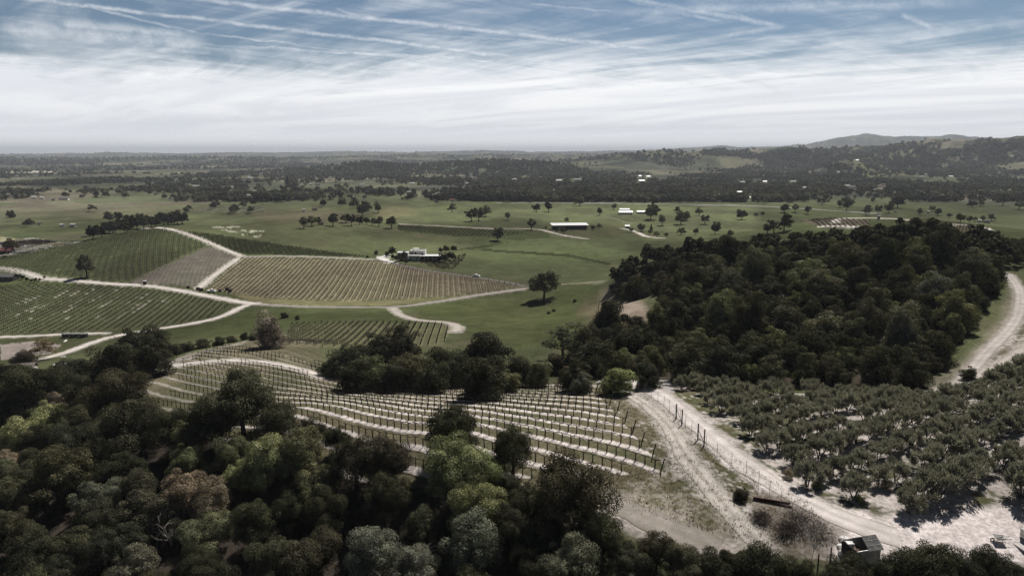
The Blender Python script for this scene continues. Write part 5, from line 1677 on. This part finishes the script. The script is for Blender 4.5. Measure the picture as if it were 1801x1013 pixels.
HT = [(689, 442, 15, DARK), (661, 445, 11, DARK), (709, 450, 17, DARK), (717, 447, 12, DARK), (700, 454, 13, DOLV), (780, 453, 18, DARK), (789, 450, 15, DARK), (797, 451, 16, BRN), (692, 452, 11, DARK), (775, 440, 10, DARK),
      (785, 438, 14, DOLV), (797, 437, 13, DARK), (706, 458, 10, DARK), (714, 460, 10, DARK), (646, 452, 6, DARK), (752, 457, 9, DARK), (764, 458, 9, DOLV), (744, 458, 6, DARK), (681, 447, 9, DARK)]
ht = [tree_px(u, v, w, c, 'lo', 0.5, name='garden_tree', parts=False, group='garden trees round the white house') for (u, v, w, c) in HT]
rank_labels(ht, 2, '{col} garden tree, {i} from the left in the {b} rank round the white house')
gu = np.random.default_rng(5)
pl = []
while len(pl) < 260:
    u, v = gu.uniform(735, 825), gu.uniform(446, 478)
    if in_px(u, v, [(738, 462), (775, 461), (800, 450), (820, 447), (815, 458), (795, 476), (765, 472)]):
        pl.append((u, v))
g = at(*np.array(pl).T)
r = np.random.default_rng(6)
cen = np.repeat(g, 14, 0) + r.normal(0, .33, (len(g) * 14, 3)) * np.array([1, 1, .8]) + np.array([0, 0, .45])
v, f = leaf_cards(r, cen, unitv(r.normal(size=cen.shape) + np.array([0, 0, .4])), np.full(len(cen), .5), np.full(len(cen), .4))
o = add_obj('garden_shrubbery', new_mesh('garden_shrubbery', v, f, 4, M_leaf)); o.color = (.085, .072, .062, 1); tag(o, 'clipped grey shrubs in rows before the white house', kind='stuff')

xx, yy, zz, q = place(1003, 404)
bn = thing('barn', 'long low barn with a pale metal roof and dark open front', 'barn', (xx, yy, zz), math.radians(5), None, q / .58)
MB().box((0, 7, 2.2), (35, 10, 4.4)).build('wall', M_dark, bn)
mb = MB(); mb.add([(-19, -1.5, 4.3), (19, -1.5, 4.3), (19, 14, 5.3), (-19, 14, 5.3), (-19, -1.5, 4.6), (19, -1.5, 4.6), (19, 14, 5.6), (-19, 14, 5.6)], [(3, 2, 1, 0), (4, 5, 6, 7), (0, 1, 5, 4), (1, 2, 6, 5), (2, 3, 7, 6), (3, 0, 4, 7)]); mb.build('roof', M_roofw, bn)
for k in range(9):
    MB().box((-18 + k * 4.5, -.8, 2.1), (.35, .35, 4.4)).build('post', M_rust, bn)
for k in range(5):
    MB().box((-14 + k * 7, 1.93, 1.7), (3.6, .1, 3.2)).build('door', M_blackp, bn)

HW = {'white': M_white, 'cream': M_cream}


def house(u, v, wpx, label, roof=M_roofw, wall=M_cream, dp=0.7, hgt=0.30, rz=0.0, group=None, cat='house', name='farm_house', detailed=False):
    xx, yy, zz, q = place(u, v)
    w = wpx * q; d_ = w * dp; h = max(2.6, w * hgt * .62)
    if detailed:
        t = thing(name, label, cat, (xx, yy, zz), rz, group)
        MB().box((0, 0, h / 2 - .2), (w, d_, h + .4)).build('wall', wall, t)
        MB().gable((0, 0, h), w, d_, d_ * .26, .4, .2).build('roof', roof, t)
        n = max(2, int(w / 3.5))
        for k in range(n):
            win(t, (-w / 2 + w * (k + .5) / n, -d_ / 2 - .03, h * .55), min(1.2, w / n * .5), h * .4)
        return t
    mb = MB(); mb.box((0, 0, h / 2 - .4), (w, d_, h + .8), 0, 1); mb.gable((0, 0, h), w, d_, d_ * .26, .5, .3, 0)
    mb.add([(-w / 2, -d_ / 2, h), (-w / 2, d_ / 2, h), (-w / 2, 0, h + d_ * .25)], [(0, 1, 2)], 1); mb.add([(w / 2, -d_ / 2, h), (w / 2, d_ / 2, h), (w / 2, 0, h + d_ * .25)], [(2, 1, 0)], 1)
    for k in range(3):
        mb.box((-w * .3 + w * .3 * k, -d_ / 2 - .05, h * .5), (w * .12, .12, h * .4), 0, 2)
    o = mb.build(name, [roof, wall, M_glass]); o.location = (xx, yy, zz); o.rotation_euler = (0, 0, rz)
    return tag(o, label, cat, group)


house(1100, 377, 24, 'long white-roofed farm shed among the pasture oaks', M_roofw, M_cream, .4, .16, 0, None, 'shed', 'farm_shed', True)
house(1127, 376, 14, 'shorter white-roofed shed right of the long one', M_roofw, M_cream, .5, .25, 0, None, 'shed', 'farm_shed', True)
house(1098, 372, 17, 'narrow white-roofed shed behind the long one', M_roofw, M_cream, .4, .2, 0, None, 'shed', 'farm_shed', True)
house(8, 446, 26, 'dark red roofed barn at the left edge by the white vineyard', M_roofr, M_dark, .6, .28, .1, None, 'barn', 'red_barn', True)
house(12, 493, 34, 'dark grey roofed shed in the yard at the left edge', M_roofg, M_dark, .5, .16, -.05, None, 'shed', 'farm_shed', True)
house(40, 660, 40, 'brown-roofed cottage behind the oaks at the lower left', base_mat('brown_shingle', (.17, .145, .13), .9, .25, 1.5), M_cream, .7, .3, .3, None, 'house', 'cottage', True)
house(1103, 402, 7, 'tiny white hut at the head of the farm lane', M_roofw, M_cream, .7, .4, 0, None, 'hut', 'hut')
xx, yy, zz, q = place(24, 447)
mb = MB()
for k in range(8):
    mb.box((k * 1.2, 0, .8), (.15, .15, 1.8)); mb.box((k * 1.2 + .6, 0, 1.0), (1.05, .06, 1.1))
o = mb.build('board_fence', M_white); o.location = (xx, yy, zz); tag(o, 'short white board fence right of the red-roofed barn', 'fence')
for (u, v, ww, dd_, lab) in [(105, 641, 4.2, 2.2, 'white tarpaulin spread on the grass below the dark clump'), (111, 628, 1.6, .7, 'small white sheet on the grass beside the white track'), (115, 600, 0.8, 3.0, 'white pipe stack lying below the water tanks')]:
    xx, yy, zz, q = place(u, v); mb = MB(); mb.box((0, 0, .12), (ww, dd_, .2), 0, 0, .9); o = mb.build('tarpaulin' if ww > 1 else 'pipe_stack', M_white); o.location = (xx, yy, zz); o.rotation_euler = (0, 0, .3); tag(o, lab, 'tarpaulin' if ww > 1 else 'pipes')
LS = [(40, 488, 9, DARK), (47, 492, 9, DARK), (55, 494, 8, DOLV), (62, 493, 9, DARK), (70, 492, 6, DOLV), (34, 486, 8, DARK), (78, 488, 5, DARK), (21, 433, 24, BRN), (8, 452, 6, DARK)]
ls = [tree_px(u, v, w, c, 'lo', 0.4, name='yard_bush', parts=False, cat='bush', group='bushes of the yard at the left edge') for (u, v, w, c) in LS]
rank_labels(ls, 1, '{col} bush, {i} from the left in the yard by the grey-roofed shed')

# --- trees of the pasture and belts one can tell apart
MEAD = [(829, 377, 20), (842, 376, 20), (795, 364, 15), (893, 380, 14), (935, 393, 20), (875, 411, 22), (943, 364, 16), (965, 363, 16), (1020, 352, 17), (853, 370, 20), (1080, 362, 14), (1055, 372, 14), (1145, 374, 22), (1153, 368, 16),
        (1165, 386, 19), (1190, 368, 12), (1198, 382, 20), (1206, 378, 16), (1240, 384, 16), (1230, 370, 14), (1305, 377, 16), (1128, 399, 16), (1285, 409, 14), (1258, 402, 16), (1198, 405, 14), (1224, 406, 12), (1330, 377, 9), (1342, 375, 8),
        (534, 391, 18), (548, 385, 22), (560, 388, 14), (585, 384, 22), (608, 382, 20), (618, 386, 18), (632, 388, 15), (645, 386, 17), (655, 389, 14), (666, 388, 18), (688, 388, 22), (637, 369, 18), (648, 364, 15), (665, 365, 18),
        (985, 402, 7), (960, 400, 6), (979, 405, 8), (991, 404, 11), (1043, 399, 9), (1055, 396, 10), (997, 387, 10), (1110, 404, 10), (1143, 408, 9), (1155, 410, 11), (1172, 412, 9),
        (1380, 364, 17), (1399, 365, 14), (1420, 368, 16), (1490, 360, 18), (1524, 369, 17), (1545, 368, 15), (1564, 366, 17), (1580, 352, 22), (1600, 345, 14), (1640, 366, 13), (1650, 372, 12), (1710, 357, 16), (1725, 355, 14), (1765, 350, 20),
        (1794, 358, 17), (1618, 372, 12), (1670, 378, 9), (1690, 382, 17), (1705, 385, 14), (1715, 384, 12), (1728, 384, 10), (1744, 382, 10), (1488, 352, 14), (1478, 358, 12), (1446, 352, 16), (1500, 355, 14), (1380, 390, 26), (1362, 395, 24), (1350, 400, 20)]
mead = []
for (u, v, w) in MEAD:
    c = random.choices([DOLV, DARK, MIDG, BRN, GRYG], [40, 12, 20, 10, 18])[0]
    mead.append(tree_px(u, v, w * random.uniform(1.0, 1.3), c, random.choice(['lo', 'lo2', 'lo2']), 0.5, name='pasture_oak', group='oaks scattered over the pastures', hz=random.uniform(.8, 1.1)))
for i in range(26):
    t = i / 25
    u = 158 + t * 160 + random.gauss(0, 2); v = 409 - t * 27 + random.gauss(0, 3) - 3 * math.sin(t * 3)
    mead.append(tree_px(u, v, random.uniform(16, 26), random.choice([DARK, DARK, DOLV]), 'lo', 0.45, name='pasture_oak', group='oaks scattered over the pastures'))
belt = np.random.default_rng(12)
B = [[(0, 372), (60, 380), (160, 372), (300, 370), (470, 352), (480, 372), (330, 386), (200, 392), (100, 400), (0, 400)], [(430, 352), (560, 344), (690, 352), (690, 366), (560, 368), (440, 366)], [(0, 335), (330, 334), (360, 350), (250, 352), (0, 348)],
     [(700, 340), (1000, 335), (1000, 356), (860, 358), (720, 358)], [(1000, 335), (1300, 340), (1300, 358), (1040, 354)], [(1300, 335), (1560, 340), (1560, 356), (1340, 360)], [(1560, 330), (1801, 335), (1801, 352), (1600, 356)], [(480, 340), (530, 322), (540, 345)]]
n = 0
pl = []
while len(pl) < 215:
    pg = B[belt.integers(0, len(B))]
    a = np.array(pg); u, v = belt.uniform(*[a[:, 0].min(), a[:, 0].max()]), belt.uniform(a[:, 1].min(), a[:, 1].max())
    if in_px(u, v, pg) and fbm(np.array([u / 60]), np.array([v / 14]), 2, 3)[0] > 0.36:
        pl.append((u, v))
for (u, v) in pl:
    x, y, z = at1(u, v)
    w = belt.uniform(9, 16)
    mead.append(tree(x, y, w, random.choices([DARK, DOLV, BRN, GRYG], [15, 40, 25, 20])[0], random.choice(['lo', 'lo2']), name='pasture_oak', group='oaks scattered over the pastures', hz=random.uniform(.8, 1.1), parts=False))
rank_labels(mead, 12, '{col} oak, {i} from the left in the {b} rank of valley trees')
# tall dark conifers
for i, (u, v, w, lab) in enumerate([(668, 341, 9, 'dark pointed conifer in the tree belt above the pasture'), (265, 333, 9, 'dark pointed conifer beside the far white farm at the left'), (1145, 405, 8, 'dark cypress at the head of the farm lane'), (506, 324, 12, 'tall dark conifer on the rise left of centre'), (1148, 362, 9, 'slim conifer behind the pasture oaks')]):
    x, y, z = at1(u, v + w * .5); s_ = w * depth(x, y, z) / F
    r = np.random.default_rng(i); n = 900
    tt = r.random(n) ** .7; a = r.uniform(0, 6.28, n); rad = (1 - tt) * .5 * s_ * r.uniform(.6, 1.05, n) + .1
    cen = np.stack([rad * np.cos(a), rad * np.sin(a), tt * s_ * 1.7 + .6], 1)
    vv, ff = leaf_cards(r, cen, unitv(np.stack([np.cos(a), np.sin(a), np.full(n, .4)], 1) + r.normal(size=(n, 3)) * .4), np.full(n, s_ * .13), np.full(n, s_ * .09))
    t = thing('conifer', lab, 'tree', (x, y, z)); c = add_obj('crown', new_mesh('conifer_crown', vv, ff, 4, M_leaf), t); c.color = (.024, .029, .02, 1)
    MB().tube([(0, 0, -.5), (0, 0, s_ * 1.2)], [s_ * .03, s_ * .01], 6).build('trunk', M_bark, t)

# --- where the houses of the far plain stand
FH = [(15, 345, 12), (60, 349, 9), (75, 350, 9), (113, 352, 20), (95, 353, 8), (181, 343, 5), (275, 343, 9), (288, 342, 8), (335, 348, 10), (52, 393, 14), (70, 396, 8), (130, 399, 14), (110, 399, 9), (437, 346, 12), (300, 350, 7), (393, 331, 9), (410, 331, 8), (345, 329, 14), (330, 326, 9),
      (270, 323, 6), (240, 322, 5), (310, 318, 5), (440, 314, 10), (430, 315, 6), (340, 305, 6), (275, 307, 6), (243, 308, 7), (460, 308, 6), (62, 305, 9), (30, 311, 6), (48, 313, 5), (560, 326, 14), (547, 326, 9), (527, 321, 5), (580, 318, 10), (637, 327, 13), (692, 333, 4), (697, 336, 5),
      (726, 324, 10), (720, 340, 12), (770, 343, 12), (762, 345, 8), (767, 355, 12), (796, 354, 13), (822, 324, 8), (828, 307, 6), (845, 304, 5), (850, 300, 8), (815, 312, 7), (835, 315, 9), (620, 349, 6), (554, 370, 13), (565, 396, 11), (535, 372, 8), (905, 317, 10), (983, 319, 14), (1015, 318, 18),
      (1128, 320, 16), (1140, 312, 10), (1125, 311, 8), (1172, 306, 6), (1168, 327, 5), (1195, 326, 4), (1072, 288, 5), (1141, 282, 4), (1211, 297, 3), (1305, 322, 12), (1320, 341, 8), (1317, 350, 8), (1333, 348, 6), (1300, 340, 14), (1345, 321, 10), (1230, 342, 10), (1165, 315, 12),
      (1395, 321, 12), (1415, 332, 8), (1400, 337, 6), (1490, 329, 13), (1500, 331, 14), (1537, 336, 8), (1550, 330, 14), (1555, 326, 12), (1450, 301, 6), (1440, 303, 9), (1475, 304, 5), (1620, 312, 12), (1628, 308, 7), (1672, 312, 11), (1507, 283, 7), (1776, 336, 6), (1716, 347, 8), (1632, 375, 6),
      (1735, 392, 13), (1722, 391, 8), (1545, 386, 6), (1575, 374, 5), (1780, 276, 5), (1690, 272, 4), (1660, 291, 7), (1600, 295, 5), (975, 336, 8), (1045, 338, 12), (925, 336, 8), (1060, 342, 6), (150, 345, 7)]
# --- the woodland of the far plain: too many to count
fw = np.random.default_rng(31)
N = 60000
u = fw.uniform(-120, 1920, N); v = 247 + (356 - 247) * fw.random(N) ** 0.85
g = at(u[:N], v[:N]) if False else None
TSm = np.geomspace(300, 30000, 700)
GP = np.empty((N, 3)); ok = np.zeros(N, bool)
for a in range(0, N, 2000):
    dx, dy, dz = pdir(u[a:a + 2000], v[a:a + 2000])
    X = dx[:, None] * TSm; Y = dy[:, None] * TSm; Z = CAMZ + dz[:, None] * TSm
    below = (Z - H(X, Y)) < 0
    j = below.argmax(1); hit = below.any(1); ar = np.arange(len(j))
    GP[a:a + 2000] = np.stack([X[ar, j], Y[ar, j], Z[ar, j]], 1); ok[a:a + 2000] = hit
rr = np.hypot(GP[:, 0], GP[:, 1])
den = fbm(GP[:, 0] / 260, GP[:, 1] / 420, 4, 83)
big = fbm(GP[:, 0] / 700, GP[:, 1] / 1100, 3, 89)
ok &= (rr > 1050) & (rr < 15000) & (0.6 * den + 0.4 * big > 0.472 - 0.03 * ((v > 318) & (v < 353) & (u < 720)) + 0.035 * fw.normal(size=N))
px_ok = np.array([not (in_px(a, b, [(640, 352), (1100, 357), (1340, 361), (1340, 405), (640, 392)]) or in_px(a, b, [(430, 322), (760, 322), (640, 346), (440, 346)]) and fw.random() < .8 or in_px(a, b, [(60, 338), (330, 345), (300, 352), (60, 350)])) for a, b in zip(u, v)])
for (hu, hv, hw) in FH:
    px_ok &= ~((np.abs(u - hu) < hw * .6 + 1) & (v > hv - 2) & (v < hv + 7))
GP = GP[ok & px_ok]; rr = rr[ok & px_ok]
GP[:, 2] = H(GP[:, 0], GP[:, 1])
n = len(GP); print('far trees', n)
K = 26
w = fw.uniform(7, 15, n) * (1 + .4 * (rr > 4000))
q = unitv(fw.normal(size=(n, K, 3)).reshape(-1, 3) + np.array([0, 0, .4])).reshape(n, K, 3)
cen = GP[:, None, :] + q * (w[:, None, None] * .5) * fw.uniform(.5, 1.05, (n, K, 1)) * np.array([1, 1, .8]) + np.array([0, 0, 1.0]) * (w * .42)[:, None, None]
v_, f_ = leaf_cards(fw, cen.reshape(-1, 3), unitv(q.reshape(-1, 3) + fw.normal(size=(n * K, 3)) * .4), np.repeat(w * .42, K), np.repeat(w * .34, K))
M_far = leaf_mat('far_foliage', 0.2, 0.55, 0.012)
o = add_obj('far_woodland', new_mesh('far_woodland', v_, f_, 4, M_far)); o.color = (0.072, 0.072, 0.054, 1)
tag(o, 'far woodland scattered over the valley and hills', kind='stuff')

FH.sort(key=lambda t: (round(t[1] / 12), t[0]))
bandn = {}
for (u, v, w) in FH:
    k = round(v / 12)
    bandn.setdefault(k, 0); bandn[k] += 1
bands = sorted(bandn, reverse=True); cnt = {k: 0 for k in bands}
for (u, v, w) in FH:
    k = round(v / 12); cnt[k] += 1
    red = (u, v) in ((767, 355), (796, 354))
    house(u, v, w * .7, ('red-roofed' if red else 'small') + ' farmhouse, %s from the left in the %s band of valley houses' % (nth(cnt[k]), ORD[bands.index(k) + 1]), M_roofr if red else random.choice([M_roofw, M_cream, M_concrete, M_tanktop, M_roofg, M_rust]), random.choice([M_cream, M_white]), random.uniform(.4, .7), random.uniform(.20, .30), random.uniform(-.5, .5), 'farmhouses scattered over the valley')

# ------------------------------------------------------------------ the air between
mv = bpy.data.materials.new('thin_haze'); mv.use_nodes = True
nt = mv.node_tree; nt.nodes.clear()
vo = nt.nodes.new('ShaderNodeOutputMaterial'); pv = nt.nodes.new('ShaderNodeVolumePrincipled')
pv.inputs['Color'].default_value = (0.84, 0.90, 0.99, 1); pv.inputs['Density'].default_value = 6.0e-5; pv.inputs['Anisotropy'].default_value = 0.0
link(nt, pv.outputs[0], vo.inputs['Volume'])
zlo = float(GZ.min()) - 1.0; zhi = float(max(GZ.max(), CAMZ)) + 15.0
mb = MB(); mb.box((0, 22000, (zlo + zhi) / 2), (96000, 46000, zhi - zlo))
tag(mb.build('haze', mv), kind='stuff')
